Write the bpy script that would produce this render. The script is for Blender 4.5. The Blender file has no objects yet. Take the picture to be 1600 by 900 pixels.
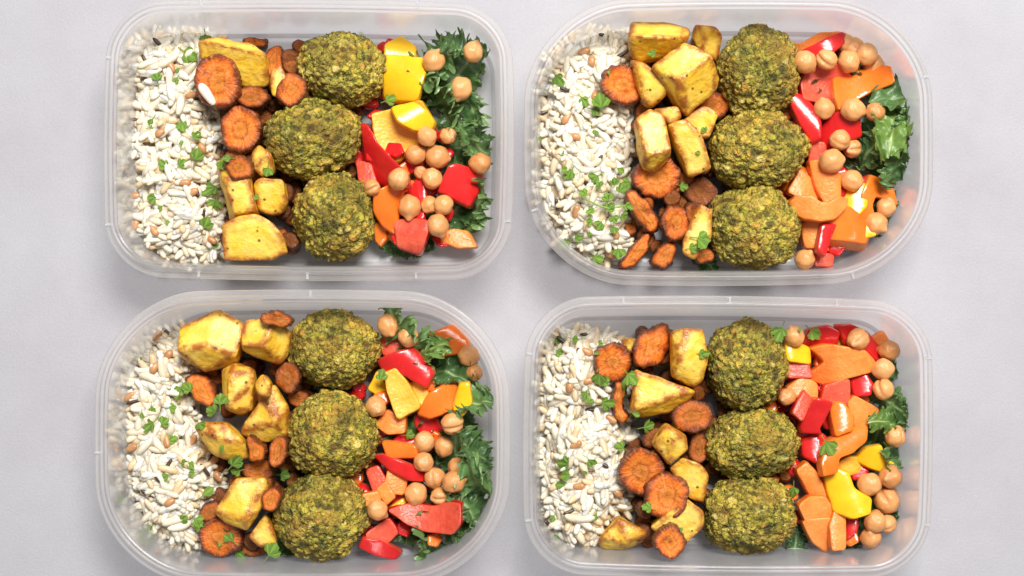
import bpy, bmesh, math, random
import numpy as np
from mathutils import Vector, Matrix, noise, geometry, Euler

# ------------------------------------------------------------------ camera, light, exposure
S = 0.00028                 # metres per photo pixel on the plane of the rims
ZR = 0.046                  # height of the rims
FOCAL = 55.0
CAMD = 1600 * S * FOCAL / 36.0
CAMZ = ZR + CAMD
PCX, PCY = 800.0, 530.0     # photo pixel straight below the lens (the photo is cropped)
scene = bpy.context.scene
col = scene.collection
cd = bpy.data.cameras.new('camera')
cd.lens = FOCAL; cd.sensor_width = 36.0; cd.shift_y = (PCY - 450.0) / 1600.0
cd.clip_start = 0.01; cd.clip_end = 50
cam = bpy.data.objects.new('camera', cd); col.objects.link(cam)
cam.location = (0, 0, CAMZ)
scene.camera = cam

world = bpy.data.worlds.new('World'); scene.world = world; world.use_nodes = True
wb = world.node_tree.nodes['Background']
wb.inputs[0].default_value = (0.93, 0.95, 1.0, 1); wb.inputs[1].default_value = 0.25

def area(name, loc, target, sx, sy, power, color):
    l = bpy.data.lights.new(name, 'AREA'); l.shape = 'RECTANGLE'; l.size = sx; l.size_y = sy
    l.energy = power; l.color = color
    o = bpy.data.objects.new(name, l); col.objects.link(o); o.location = loc
    o.rotation_euler = (Vector(target) - Vector(loc)).to_track_quat('-Z', 'Y').to_euler()
    return o
area('window_light', (0.22, 0.66, 1.36), (0, 0, 0.0), 0.60, 0.46, 39.0, (1.0, 0.97, 0.93))
scene.view_settings.view_transform = 'Standard'
scene.view_settings.look = 'None'
scene.view_settings.exposure = 0.08
scene.view_settings.gamma = 1.0
scene.cycles.use_denoising = True
scene.cycles.max_bounces = 10
scene.cycles.transparent_max_bounces = 24
scene.cycles.caustics_reflective = False
scene.cycles.caustics_refractive = False

rnd = random.Random(7)
nrg = np.random.default_rng(7)

def P(px, py, z):
    k = (CAMZ - z) / (CAMZ - ZR) * S
    return ((px - PCX) * k, -(py - PCY) * k)
KS = (CAMZ - 0.027) / (CAMZ - ZR) * S      # metres per pixel at food height

# ------------------------------------------------------------------ material helpers
class NT:
    def __init__(s, name):
        s.m = bpy.data.materials.new(name); s.m.use_nodes = True
        s.t = s.m.node_tree; s.t.nodes.clear()
        s.out = s.t.nodes.new('ShaderNodeOutputMaterial')
    def n(s, typ, **kw):
        nd = s.t.nodes.new(typ)
        for k, v in kw.items():
            if k in nd.inputs.keys(): s.set(nd.inputs[k], v)
            else: setattr(nd, k, v)
        return nd
    def set(s, inp, v):
        if hasattr(v, 'is_output') or isinstance(v, bpy.types.NodeSocket): s.t.links.new(v, inp)
        else: inp.default_value = v
    def noise(s, vec, scale, detail=3, rough=0.55):
        nd = s.n('ShaderNodeTexNoise', Scale=scale, Detail=detail, Roughness=rough); s.set(nd.inputs['Vector'], vec); return nd.outputs['Fac']
    def voro(s, vec, scale, feature='F1'):
        nd = s.n('ShaderNodeTexVoronoi', Scale=scale); nd.feature = feature; s.set(nd.inputs['Vector'], vec); return nd
    def ramp(s, fac, pts):
        nd = s.n('ShaderNodeValToRGB'); e = nd.color_ramp.elements
        while len(e) < len(pts): e.new(0.5)
        for el, (p, c) in zip(e, pts):
            el.position = p; el.color = (*c, 1) if len(c) == 3 else c
        s.set(nd.inputs[0], fac); return nd.outputs[0]
    def mix(s, fac, a, b, mode='MIX'):
        nd = s.n('ShaderNodeMix'); nd.data_type = 'RGBA'; nd.blend_type = mode
        s.set(nd.inputs[0], fac)
        for i, v in ((6, a), (7, b)):
            if isinstance(v, tuple) and len(v) == 3: v = (*v, 1)
            s.set(nd.inputs[i], v)
        return nd.outputs[2]
    def math(s, op, a, b=0.0, clamp=False):
        nd = s.n('ShaderNodeMath'); nd.operation = op; nd.use_clamp = clamp
        s.set(nd.inputs[0], a); s.set(nd.inputs[1], b); return nd.outputs[0]
    def remap(s, v, a, b, c=0.0, d=1.0):
        nd = s.n('ShaderNodeMapRange'); s.set(nd.inputs[0], v)
        for i, x in enumerate((a, b, c, d)): nd.inputs[i + 1].default_value = x
        return nd.outputs[0]
    def bump(s, h, strength, dist):
        nd = s.n('ShaderNodeBump', Strength=strength, Distance=dist); s.set(nd.inputs['Height'], h); return nd.outputs[0]
    def coords(s):
        tc = s.n('ShaderNodeTexCoord'); oi = s.n('ShaderNodeObjectInfo')
        sc = s.n('ShaderNodeVectorMath'); sc.operation = 'SCALE'
        sc.inputs[0].default_value = (37.0, 17.0, 71.0); s.set(sc.inputs['Scale'], oi.outputs['Random'])
        ad = s.n('ShaderNodeVectorMath'); ad.operation = 'ADD'
        s.set(ad.inputs[0], tc.outputs['Object']); s.set(ad.inputs[1], sc.outputs[0])
        return ad.outputs[0], tc.outputs['Object'], oi.outputs['Random']
    def attr(s, name, out='Fac'):
        nd = s.n('ShaderNodeAttribute'); nd.attribute_name = name; return nd.outputs[out]
    def principled(s, **kw):
        nd = s.n('ShaderNodeBsdfPrincipled')
        for k, v in kw.items():
            k = k.replace('_', ' ')
            if isinstance(v, tuple) and len(v) == 3 and k != 'Subsurface Radius': v = (*v, 1)
            s.set(nd.inputs[k], v)
        s.t.links.new(nd.outputs[0], s.out.inputs[0]); return nd

MAT = {}
def mat_table():
    s = NT('pale_table_surface'); tc = s.n('ShaderNodeTexCoord').outputs['Object']
    big = s.noise(tc, 9.0, 6, 0.62); mid = s.noise(tc, 60, 5, 0.65); fine = s.noise(tc, 900, 3, 0.7)
    c = s.ramp(big, [(0.34, (0.370, 0.358, 0.390)), (0.66, (0.428, 0.430, 0.460))])
    c = s.mix(s.remap(mid, 0.35, 0.7, 0, 0.22), c, (0.48, 0.47, 0.49))
    c = s.mix(s.remap(fine, 0.3, 0.75, 0, 0.30), c, (0.29, 0.275, 0.297))
    h = s.math('ADD', s.math('MULTIPLY', mid, 0.6), fine)
    s.principled(Base_Color=c, Roughness=0.75, Normal=s.bump(h, 0.35, 0.0006), Specular_IOR_Level=0.3)
    return s.m
def mat_plastic(name, clear, white, back=0.74):
    s = NT(name); tc = s.n('ShaderNodeTexCoord').outputs['Object']
    cl = s.noise(tc, 45, 4, 0.6)
    tr = s.n('ShaderNodeBsdfTransparent'); tr.inputs[0].default_value = (0.985, 0.985, 0.99, 1)
    df = s.n('ShaderNodeBsdfDiffuse'); df.inputs[0].default_value = (*white, 1)
    tl = s.n('ShaderNodeBsdfTranslucent'); tl.inputs[0].default_value = (*white, 1)
    m1 = s.n('ShaderNodeMixShader'); m1.inputs[0].default_value = back
    s.t.links.new(df.outputs[0], m1.inputs[1]); s.t.links.new(tl.outputs[0], m1.inputs[2])
    m2 = s.n('ShaderNodeMixShader'); s.set(m2.inputs[0], s.remap(cl, 0.3, 0.7, 1 - clear - 0.05, 1 - clear + 0.05))
    s.t.links.new(tr.outputs[0], m2.inputs[1]); s.t.links.new(m1.outputs[0], m2.inputs[2])
    gl = s.n('ShaderNodeBsdfGlossy', Roughness=0.16); gl.inputs[0].default_value = (1, 1, 1, 1)
    bp = s.bump(s.noise(tc, 160, 3), 0.10, 0.001); s.set(gl.inputs['Normal'], bp)
    fr = s.n('ShaderNodeFresnel', IOR=1.5); s.set(fr.inputs['Normal'], bp)
    m3 = s.n('ShaderNodeMixShader'); s.set(m3.inputs[0], s.math('MULTIPLY', fr.outputs[0], 0.30, True))
    s.t.links.new(m2.outputs[0], m3.inputs[1]); s.t.links.new(gl.outputs[0], m3.inputs[2])
    s.t.links.new(m3.outputs[0], s.out.inputs[0]); return s.m
def mat_falafel():
    s = NT('falafel_crust'); v, o, r = s.coords()
    c = s.attr('tone', 'Color')
    wv = s.n('ShaderNodeVectorMath'); wv.operation = 'ADD'; nt = s.n('ShaderNodeTexNoise', Scale=700.0, Detail=2.0); s.set(nt.inputs['Vector'], v)
    sc = s.n('ShaderNodeVectorMath'); sc.operation = 'SCALE'; s.set(sc.inputs[0], nt.outputs['Color']); sc.inputs['Scale'].default_value = 0.0016
    s.set(wv.inputs[0], v); s.set(wv.inputs[1], sc.outputs[0])
    v1 = s.voro(wv.outputs[0], 480); v2 = s.voro(wv.outputs[0], 1050)
    pal = [(0.10, (0.030, 0.040, 0.008)), (0.26, (0.20, 0.19, 0.018)), (0.40, (0.56, 0.48, 0.030)), (0.50, (0.44, 0.21, 0.035)), (0.62, (0.76, 0.60, 0.060)), (0.80, (0.85, 0.67, 0.20)), (0.92, (0.10, 0.12, 0.015))]
    def cell(vo):
        sp = s.n('ShaderNodeSeparateColor'); s.set(sp.inputs[0], vo.outputs['Color']); return s.ramp(sp.outputs[0], pal)
    c = s.mix(0.70, c, cell(v1)); c = s.mix(0.40, c, cell(v2))
    f1 = s.noise(v, 1300, 4, 0.7); f2 = s.noise(v, 330, 4, 0.65)
    c = s.mix(s.remap(f2, 0.59, 0.70, 0, 0.8), c, (0.035, 0.055, 0.008))
    c = s.mix(s.remap(f1, 0.56, 0.70, 0, 0.5), c, (0.04, 0.05, 0.01))
    br = s.noise(v, 75, 3)
    c = s.mix(s.remap(br, 0.47, 0.66, 0, 0.60), c, (0.44, 0.23, 0.04))
    herb = s.noise(v, 150, 4, 0.6)
    c = s.mix(s.remap(herb, 0.58, 0.68, 0, 0.75), c, (0.035, 0.060, 0.009))
    c = s.mix(s.math('MULTIPLY', s.attr('chunk'), 0.85), c, s.mix(s.remap(f1, 0.4, 0.7, 0, 0.35), s.attr('tone', 'Color'), (0.45, 0.25, 0.04)))
    c = s.mix(1.0, c, s.ramp(s.noise(v, 48, 3), [(0.33, (0.50, 0.56, 0.44)), (0.60, (1.0, 0.98, 0.86))]), 'MULTIPLY')
    h = s.math('ADD', s.math('ADD', s.math('MULTIPLY', f1, 0.5), f2), s.math('SUBTRACT', 1.0, s.math('ADD', v1.outputs['Distance'], s.math('MULTIPLY', v2.outputs['Distance'], 0.6))))
    s.principled(Base_Color=c, Roughness=0.5, Specular_IOR_Level=0.45, Normal=s.bump(h, 1.0, 0.0011))
    return s.m
def mat_potato():
    s = NT('roast_potato'); v, o, r = s.coords()
    n1 = s.noise(v, 130, 4, 0.6); n2 = s.noise(v, 420, 3)
    c = s.ramp(n1, [(0.28, (0.74, 0.36, 0.012)), (0.46, (0.86, 0.50, 0.022)), (0.74, (0.93, 0.66, 0.10))])
    c = s.mix(s.remap(n2, 0.5, 0.75, 0, 0.35), c, (0.62, 0.30, 0.025))
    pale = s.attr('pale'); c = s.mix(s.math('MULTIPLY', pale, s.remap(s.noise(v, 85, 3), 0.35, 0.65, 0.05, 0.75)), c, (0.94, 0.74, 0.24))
    ed = s.attr('edge')
    e2 = s.math('MULTIPLY', ed, s.remap(s.noise(v, 170, 4, 0.65), 0.33, 0.58, 0.0, 1.4), True)
    c = s.mix(e2, c, (0.38, 0.12, 0.014))
    c = s.mix(s.math('MULTIPLY', s.remap(s.noise(v, 60, 4, 0.6), 0.58, 0.74, 0, 1), s.math('ADD', s.math('MULTIPLY', ed, 0.6), 0.15)), c, (0.28, 0.09, 0.012))
    vo = s.voro(v, 210); sp = s.math('MULTIPLY', s.remap(vo.outputs['Distance'], 0.10, 0.19, 1, 0), s.remap(vo.outputs['Color'], 0.52, 0.56, 0, 1))
    c = s.mix(s.math('MULTIPLY', sp, 0.85), c, (0.035, 0.03, 0.012))
    h = s.math('ADD', n1, s.math('MULTIPLY', n2, 0.5))
    s.principled(Base_Color=c, Roughness=s.remap(n2, 0.3, 0.7, 0.30, 0.5), Specular_IOR_Level=0.5, Normal=s.bump(h, 0.8, 0.0013),
                 Subsurface_Weight=0.12, Subsurface_Radius=(1.0, 0.6, 0.2), Subsurface_Scale=0.002)
    return s.m
def mat_carrot():
    s = NT('roast_carrot'); v, o, r = s.coords()
    rad = s.attr('rad')
    sep = s.n('ShaderNodeSeparateXYZ'); s.set(sep.inputs[0], o)
    ang = s.math('ARCTAN2', sep.outputs[1], sep.outputs[0])
    cb = s.n('ShaderNodeCombineXYZ'); s.set(cb.inputs[0], s.math('MULTIPLY', s.math('COSINE', ang), 4.5)); s.set(cb.inputs[1], s.math('MULTIPLY', s.math('SINE', ang), 4.5)); s.set(cb.inputs[2], s.math('MULTIPLY', r, 50))
    streak = s.noise(cb.outputs[0], 2.2, 4, 0.7)
    n1 = s.noise(v, 190, 4, 0.65); n2 = s.noise(v, 600, 3)
    rr = s.math('ADD', rad, s.math('MULTIPLY', s.math('SUBTRACT', n1, 0.5), 0.6))
    c = s.ramp(rr, [(0.0, (0.80, 0.24, 0.030)), (0.24, (0.86, 0.28, 0.040)), (0.33, (0.60, 0.13, 0.014)), (0.46, (0.86, 0.24, 0.026)), (0.72, (0.74, 0.15, 0.014)), (0.88, (0.26, 0.045, 0.009)), (1.0, (0.12, 0.026, 0.008))])
    c = s.mix(s.remap(streak, 0.5, 0.78, 0, 0.5), c, (0.86, 0.42, 0.11))
    c = s.mix(s.remap(n1, 0.56, 0.68, 0, 0.7), c, (0.26, 0.045, 0.010)); c = s.mix(s.remap(s.noise(v, 420, 4, 0.7), 0.57, 0.72, 0, 0.35), c, (0.30, 0.07, 0.014))
    dk = s.attr('dark'); c = s.mix(s.math('MULTIPLY', dk, 0.85), c, (0.10, 0.035, 0.012))  # charring, and shade painted onto the bits that fill gaps
    h = s.math('ADD', s.math('ADD', n1, s.math('MULTIPLY', n2, 0.4)), s.math('MULTIPLY', streak, 0.6))
    s.principled(Base_Color=c, Roughness=0.34, Specular_IOR_Level=0.5, Normal=s.bump(h, 0.9, 0.0016))
    return s.m
def mat_pepper(name, dark, light, flesh):
    s = NT(name); v, o, r = s.coords()
    n1 = s.noise(v, 95, 3); n2 = s.noise(v, 700, 3)
    if flesh:
        c = s.ramp(n1, [(0.3, dark), (0.7, light)])
        c = s.mix(s.remap(s.noise(v, 350, 4), 0.5, 0.7, 0, 0.3), c, tuple(min(1, x * 1.25 + 0.03) for x in light))
        s.principled(Base_Color=c, Roughness=0.36, Normal=s.bump(s.math('ADD', n2, s.noise(v, 260, 3)), 0.45, 0.0008),
                     Subsurface_Weight=0.25, Subsurface_Radius=(1.0, 0.35, 0.12), Subsurface_Scale=0.003)
    else:
        c = s.ramp(n1, [(0.3, dark), (0.7, light)])
        s.principled(Base_Color=c, Roughness=0.20, Normal=s.bump(s.math('ADD', n1, s.math('MULTIPLY', n2, 0.06)), 0.15, 0.002),
                     Subsurface_Weight=0.15, Subsurface_Radius=(1.0, 0.3, 0.1), Subsurface_Scale=0.002)
    return s.m
def mat_chickpea():
    s = NT('chickpea_skin'); v, o, r = s.coords()
    n1 = s.noise(v, 170, 4); 
    base = s.ramp(r, [(0.0, (0.64, 0.28, 0.085)), (0.5, (0.72, 0.345, 0.125)), (1.0, (0.53, 0.20, 0.052))])
    c = s.mix(s.remap(n1, 0.35, 0.7, 0, 0.5), base, (0.74, 0.41, 0.17))
    cr = s.attr('crease'); c = s.mix(s.math('MULTIPLY', cr, 0.45), c, (0.40, 0.17, 0.06))
    c = s.mix(s.attr('beak'), c, (0.78, 0.55, 0.33))
    s.principled(Base_Color=c, Roughness=0.24, Normal=s.bump(s.math('ADD', n1, s.noise(v, 600, 3)), 0.22, 0.0006),
                 Subsurface_Weight=0.25, Subsurface_Radius=(1.0, 0.5, 0.25), Subsurface_Scale=0.002)
    return s.m
def mat_rice():
    s = NT('cooked_rice'); c = s.attr('tint', 'Color'); tc = s.n('ShaderNodeTexCoord').outputs['Object']
    n1 = s.noise(tc, 700, 3)
    s.principled(Base_Color=s.mix(s.remap(n1, 0.4, 0.7, 0, 0.18), c, (0.76, 0.66, 0.50)), Roughness=0.36, Normal=s.bump(n1, 0.3, 0.0004),
                 Subsurface_Weight=0.5, Subsurface_Radius=(1.0, 0.75, 0.48), Subsurface_Scale=0.003)
    return s.m
def mat_flat(name, a, b, rough, scale=300, sss=0.0):
    s = NT(name); v, o, r = s.coords(); n1 = s.noise(v, scale, 4)
    c = s.mix(s.math('MULTIPLY', r, 0.6), s.ramp(n1, [(0.3, a), (0.7, b)]), b)
    kw = dict(Subsurface_Weight=sss, Subsurface_Radius=(1, .7, .4), Subsurface_Scale=0.0015) if sss else {}
    s.principled(Base_Color=c, Roughness=rough, Normal=s.bump(n1, 0.3, 0.0005), **kw); return s.m
def mat_leaf(name, dark, mid, light, rough):
    s = NT(name); v, o, r = s.coords(); n1 = s.noise(v, 130, 4)
    ved = s.attr('edge'); vein = s.attr('vein')
    c = s.ramp(s.math('ADD', s.math('MULTIPLY', n1, 0.7), s.math('MULTIPLY', r, 0.3)), [(0.3, dark), (0.65, mid)])
    c = s.mix(s.math('MULTIPLY', ved, 0.55), c, light)
    c = s.mix(s.math('MULTIPLY', vein, 0.7), c, tuple(min(1, x * 1.5 + 0.06) for x in light))
    h = s.math('SUBTRACT', s.noise(v, 420, 3), s.math('MULTIPLY', vein, 0.8))
    p = s.principled(Base_Color=c, Roughness=rough, Normal=s.bump(h, 0.5, 0.0006))
    tl = s.n('ShaderNodeBsdfTranslucent'); s.set(tl.inputs[0], s.mix(0.5, c, light))
    mx = s.n('ShaderNodeMixShader'); mx.inputs[0].default_value = 0.28
    s.t.links.new(p.outputs[0], mx.inputs[1]); s.t.links.new(tl.outputs[0], mx.inputs[2]); s.t.links.new(mx.outputs[0], s.out.inputs[0])
    return s.m

MAT['table'] = mat_table()
MAT['wall'] = mat_plastic('translucent_plastic_wall', 0.48, (0.985, 0.985, 0.99), 0.66)
MAT['base'] = mat_plastic('milky_plastic_base', 0.34, (0.97, 0.975, 0.985), 0.28)
MAT['rim'] = mat_plastic('translucent_plastic_rim', 0.56, (0.97, 0.975, 0.98))
MAT['tick'] = mat_plastic('white_plastic_mark', 0.15, (0.92, 0.93, 0.95))
MAT['falafel'] = mat_falafel(); MAT['potato'] = mat_potato(); MAT['carrot'] = mat_carrot()
MAT['red'] = mat_pepper('red_pepper_skin', (0.52, 0.010, 0.012), (0.66, 0.022, 0.020), False)
MAT['red_flesh'] = mat_pepper('red_pepper_flesh', (0.60, 0.055, 0.030), (0.72, 0.12, 0.06), True)
MAT['orange'] = mat_pepper('orange_pepper_skin', (0.78, 0.15, 0.012), (0.86, 0.21, 0.025), False)
MAT['orange_flesh'] = mat_pepper('orange_pepper_flesh', (0.78, 0.20, 0.030), (0.86, 0.31, 0.07), True)
MAT['yellow'] = mat_pepper('yellow_pepper_skin', (0.78, 0.42, 0.008), (0.86, 0.52, 0.015), False)
MAT['yellow_flesh'] = mat_pepper('yellow_pepper_flesh', (0.74, 0.36, 0.020), (0.84, 0.50, 0.07), True)
MAT['chickpea'] = mat_chickpea(); MAT['rice'] = mat_rice()
MAT['kernel'] = mat_flat('brown_grain', (0.34, 0.14, 0.05), (0.56, 0.30, 0.13), 0.35, 260, 0.2)
MAT['wild'] = mat_flat('black_wild_rice', (0.012, 0.009, 0.008), (0.07, 0.035, 0.02), 0.35, 500)
MAT['kale'] = mat_leaf('kale_leaf', (0.040, 0.110, 0.032), (0.110, 0.225, 0.065), (0.34, 0.47, 0.18), 0.32)
MAT['kale_pale'] = mat_leaf('pale_kale_leaf', (0.075, 0.170, 0.030), (0.17, 0.30, 0.060), (0.42, 0.55, 0.16), 0.34)
MAT['parsley'] = mat_leaf('parsley_leaf', (0.045, 0.140, 0.014), (0.13, 0.29, 0.025), (0.30, 0.46, 0.06), 0.42)

# ------------------------------------------------------------------ mesh helpers
def mesh(name, verts, faces, mats, fmat=None, attrs=None, smooth=True):
    me = bpy.data.meshes.new(name)
    me.from_pydata([tuple(map(float, v)) for v in verts], [], [tuple(int(i) for i in f) for f in faces])
    for m in (mats if isinstance(mats, (list, tuple)) else [mats]): me.materials.append(m)
    if fmat is not None: me.polygons.foreach_set('material_index', np.asarray(fmat, dtype=np.int32))
    for k, a in (attrs or {}).items():
        a = np.asarray(a, dtype=np.float32)
        if a.ndim == 1:
            at = me.attributes.new(k, 'FLOAT', 'POINT'); at.data.foreach_set('value', a)
        else:
            at = me.attributes.new(k, 'FLOAT_COLOR', 'POINT')
            at.data.foreach_set('color', np.concatenate([a, np.ones((len(a), 1), np.float32)], 1).ravel())
    if smooth: me.polygons.foreach_set('use_smooth', np.ones(len(me.polygons), dtype=bool))
    me.update(); return me
def link(name, me, label=None, cat=None, group=None, parent=None, kind=None):
    o = bpy.data.objects.new(name, me); col.objects.link(o)
    if label: o['label'] = label
    if cat: o['category'] = cat
    if group: o['group'] = group
    if kind: o['kind'] = kind
    if parent: o.parent = parent
    return o

def inside(p, poly):
    x, y = p[:, 0], p[:, 1]; res = np.zeros(len(p), bool); n = len(poly)
    for i in range(n):
        x1, y1 = poly[i]; x2, y2 = poly[(i + 1) % n]
        if y1 == y2: continue
        c = ((y1 > y) != (y2 > y)) & (x < (x2 - x1) * (y - y1) / (y2 - y1) + x1); res ^= c
    return res
def dist(p, poly):
    best = np.full(len(p), 9.0); n = len(poly)
    for i in range(n):
        a = poly[i]; b = poly[(i + 1) % n]; ab = b - a; t = np.clip(((p - a) @ ab) / max(1e-16, ab @ ab), 0, 1)
        best = np.minimum(best, np.linalg.norm(p - (a + t[:, None] * ab), axis=1))
    return best

def normals(p):
    t = np.roll(p, -1, 0) - np.roll(p, 1, 0); n = np.stack([t[:, 1], -t[:, 0]], 1)
    return n / np.linalg.norm(n, axis=1)[:, None]

# height map over the table: everything placed later comes to rest on what lies there already
CELL = 0.0007; X0, Y0 = -0.26, -0.15
HM = np.full((760, 480), 0.0022)
def cells(x, y):
    i = np.clip(((x - X0) / CELL).astype(int), 0, HM.shape[0] - 1)
    j = np.clip(((y - Y0) / CELL).astype(int), 0, HM.shape[1] - 1)
    return i * HM.shape[1] + j
def samples(verts, faces):
    v = np.asarray(verts, float); out = [v]
    tri = np.array([[f[0], f[k], f[k + 1]] for f in faces for k in range(1, len(f) - 1)])
    a, b, c = v[tri[:, 0]], v[tri[:, 1]], v[tri[:, 2]]
    ar = np.linalg.norm(np.cross(b - a, c - a), axis=1)
    if ar.max() > 6e-7:
        n = min(6000, int(ar.sum() / 1.5e-7) + 10)
        idx = nrg.choice(len(tri), n, p=ar / ar.sum()); u = nrg.random((n, 2)); fl = u.sum(1) > 1; u[fl] = 1 - u[fl]
        out.append(a[idx] + (b[idx] - a[idx]) * u[:, :1] + (c[idx] - a[idx]) * u[:, 1:])
    return np.concatenate(out)
LOG = []
def inner(k, margin=7.1):
    B = BOXES[k]; p = B['ol'] - normals(B['ol']) * margin / 1000; a = math.radians(-B['rot']); ca, sa = math.cos(a), math.sin(a)
    return np.stack([p[:, 0] * ca - p[:, 1] * sa + B['xy'][0], p[:, 0] * sa + p[:, 1] * ca + B['xy'][1]], 1)
IN = {}
def box_of(px, py): return ('A' if px < 810 else 'B') if py < 450 else ('C' if px < 810 else 'D')
def push_in(pts, k):
    """shift that brings a rigid piece back inside the box wall"""
    if k not in IN: IN[k] = inner(k)
    pol = IN[k]; nn = normals(pol); sh = np.zeros(2)
    for it in range(4):
        q = pts[:, :2] + sh; o = ~inside(q, pol)
        if not o.any(): break
        q = q[o]; d = np.linalg.norm(q[:, None] - pol[None, ::2], axis=2); j = d.argmin(1) * 2; w = ((q - pol[j]) * nn[j]).sum(1); m = w.argmax()
        sh = sh - nn[j[m]] * max(0, w[m] + 0.0002)
    return sh
def squash_in(pts, k):
    """soft leaves bend back at the box wall"""
    if k not in IN: IN[k] = inner(k)
    pol = IN[k]; nn = normals(pol); o = np.where(~inside(pts, pol))[0]
    for i in o:
        d = np.linalg.norm(pol - pts[i], axis=1); j = d.argmin(); w = (pts[i] - pol[j]) @ nn[j]
        pts[i] = pts[i] - nn[j] * (w * 1.35 + 0.0002)
    return pts
def settle(o, pts, px, py, pct=92, sink=0.0, zmin=None, zabs=None, write=True, top_at=0.7):
    zt, zb = pts[:, 2].max(), pts[:, 2].min()
    z = 0.004 - zb
    for it in range(4):
        x, y = P(px, py, z + zb + (zt - zb) * top_at)
        c = cells(pts[:, 0] + x, pts[:, 1] + y)
        uc, inv = np.unique(c, return_inverse=True)
        bt = np.full(len(uc), 9.0); np.minimum.at(bt, inv, pts[:, 2])
        z = zabs if zabs is not None else np.percentile(HM.ravel()[uc] - bt, pct) - sink
        if zabs is None and zmin is not None: z = max(z, zmin)
        z = max(z, 0.0022 - zb)
    if write:
        sh = push_in(pts + np.array((x, y, 0)), box_of(px, py)); x += sh[0]; y += sh[1]
        uc, inv = np.unique(cells(pts[:, 0] + x, pts[:, 1] + y), return_inverse=True)
    o.location = (x, y, z)
    if write:
        tp = np.full(len(uc), -9.0); np.maximum.at(tp, inv, pts[:, 2] + z)
        h = HM.ravel(); h[uc] = np.maximum(h[uc], tp)
    LOG.append((o.name, round((z + zt) * 1000, 1)))
    return o

# ------------------------------------------------------------------ table
TB = mesh('table', [(-1.2, -1.2, 0), (1.2, -1.2, 0), (1.2, 1.2, 0), (-1.2, 1.2, 0)], [(0, 1, 2, 3)], MAT['table'])
link('table_surface', TB, 'pale grey finely textured table top under the boxes', 'table', kind='structure')

# ------------------------------------------------------------------ boxes
BOXES = dict(
    A=dict(c=(481, 217), h=(322, 221), r=88, b=7, rot=0.4, name='square-cornered box with most kale'),
    B=dict(c=(1140, 219), h=(321, 227), r=155, b=9, rot=-0.3, name='round-cornered box with parsley sprig'),
    C=dict(c=(471, 685), h=(326, 233), r=157, b=9, rot=0.0, name='round-cornered box without parsley sprig'),
    D=dict(c=(1139, 684), h=(322, 222), r=92, b=7, rot=0.6, name='square-cornered box with least kale'))
def outline(hw, hh, r, b, n=26):
    hw -= b; hh -= b; pts = []
    segs = [(hw - r, hh - r, 0), (-(hw - r), hh - r, 90), (-(hw - r), -(hh - r), 180), (hw - r, -(hh - r), 270)]
    for i, (cx, cy, a0) in enumerate(segs):
        for k in range(n + 1):
            a = math.radians(a0 + 90 * k / n); pts.append((cx + r * math.cos(a), cy + r * math.sin(a)))
        nx, ny, na = segs[(i + 1) % 4]
        a = math.radians(a0 + 90); p0 = (cx + r * math.cos(a), cy + r * math.sin(a)); p1 = (nx + r * math.cos(a), ny + r * math.sin(a))
        for k in range(1, 24):
            t = k / 24; pts.append((p0[0] + (p1[0] - p0[0]) * t, p0[1] + (p1[1] - p0[1]) * t))
    p = np.array(pts)
    q = p.copy()
    q[:, 0] += b * (p[:, 0] / hw) * (1 - (p[:, 1] / hh) ** 2); q[:, 1] += b * (p[:, 1] / hh) * (1 - (p[:, 0] / hw) ** 2)
    return q
def loft(p, prof, cap_last=False):
    nn = normals(p); N = len(p); V = []; F = []
    for off, z in prof:
        q = p - nn * off / 1000.0
        V += [(a, b_, z / 1000.0) for a, b_ in q]
    for i in range(len(prof) - 1):
        for k in range(N):
            k2 = (k + 1) % N
            F.append((i * N + k, (i + 1) * N + k, (i + 1) * N + k2, i * N + k2))
    if cap_last:
        last = (len(prof) - 1) * N; cen = np.mean(np.array(V[last:last + N]), 0)
        prev = last
        for sc in (0.66, 0.33):
            st = len(V)
            V += [tuple(cen + (np.array(V[last + k]) - cen) * sc) for k in range(N)]
            F += [(prev + k, st + k, st + (k + 1) % N, prev + (k + 1) % N) for k in range(N)]
            prev = st
        V.append(tuple(cen)); F += [(prev + k, len(V) - 1, prev + (k + 1) % N) for k in range(N)]
    return V, F
zr = ZR * 1000
RIMP = [(0.25, zr - 6.5), (0.0, zr - 6.3), (0.0, zr - 3.2), (0.25, zr - 2.6), (0.7, zr - 2.35), (2.3, zr - 2.2), (2.6, zr - 1.8), (2.75, zr - 0.8), (3.0, zr - 0.25), (3.5, zr), (4.1, zr - 0.05), (4.5, zr - 0.5),
        (4.7, zr - 1.5), (5.0, zr - 1.75), (5.5, zr - 1.8), (5.85, zr - 2.1), (6.0, zr - 2.7)]
WALLP = [(6.0, zr - 2.7), (6.25, zr - 8), (7.0, zr - 20), (7.8, 14), (8.3, 7.5)]
BASEP = [(8.3, 7.5), (8.9, 4.4), (10.2, 2.5), (12.0, 1.7), (14.5, 1.5), (16, 1.5), (22, 1.5)]
DESC = dict(A='translucent square-cornered plastic food box with kale filling one short end', B='translucent round-cornered plastic food box with a parsley sprig on its rice',
            C='translucent round-cornered plastic food box with no parsley sprig on its rice', D='translucent square-cornered plastic food box with only small tufts of kale')
TICKS = dict(A=[(313, 430), (480, 432), (650, 428), (308, 5), (643, 3), (166, 92), (164, 352), (796, 338)], B=[(1452, 118), (1337, 437), (830, 330)],
             C=[(152, 709), (484, 461), (320, 880)], D=[(971, 471), (1140, 470), (1308, 473), (824, 556), (825, 818), (1454, 554), (1455, 816)])
BOXOBJ = {}
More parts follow.
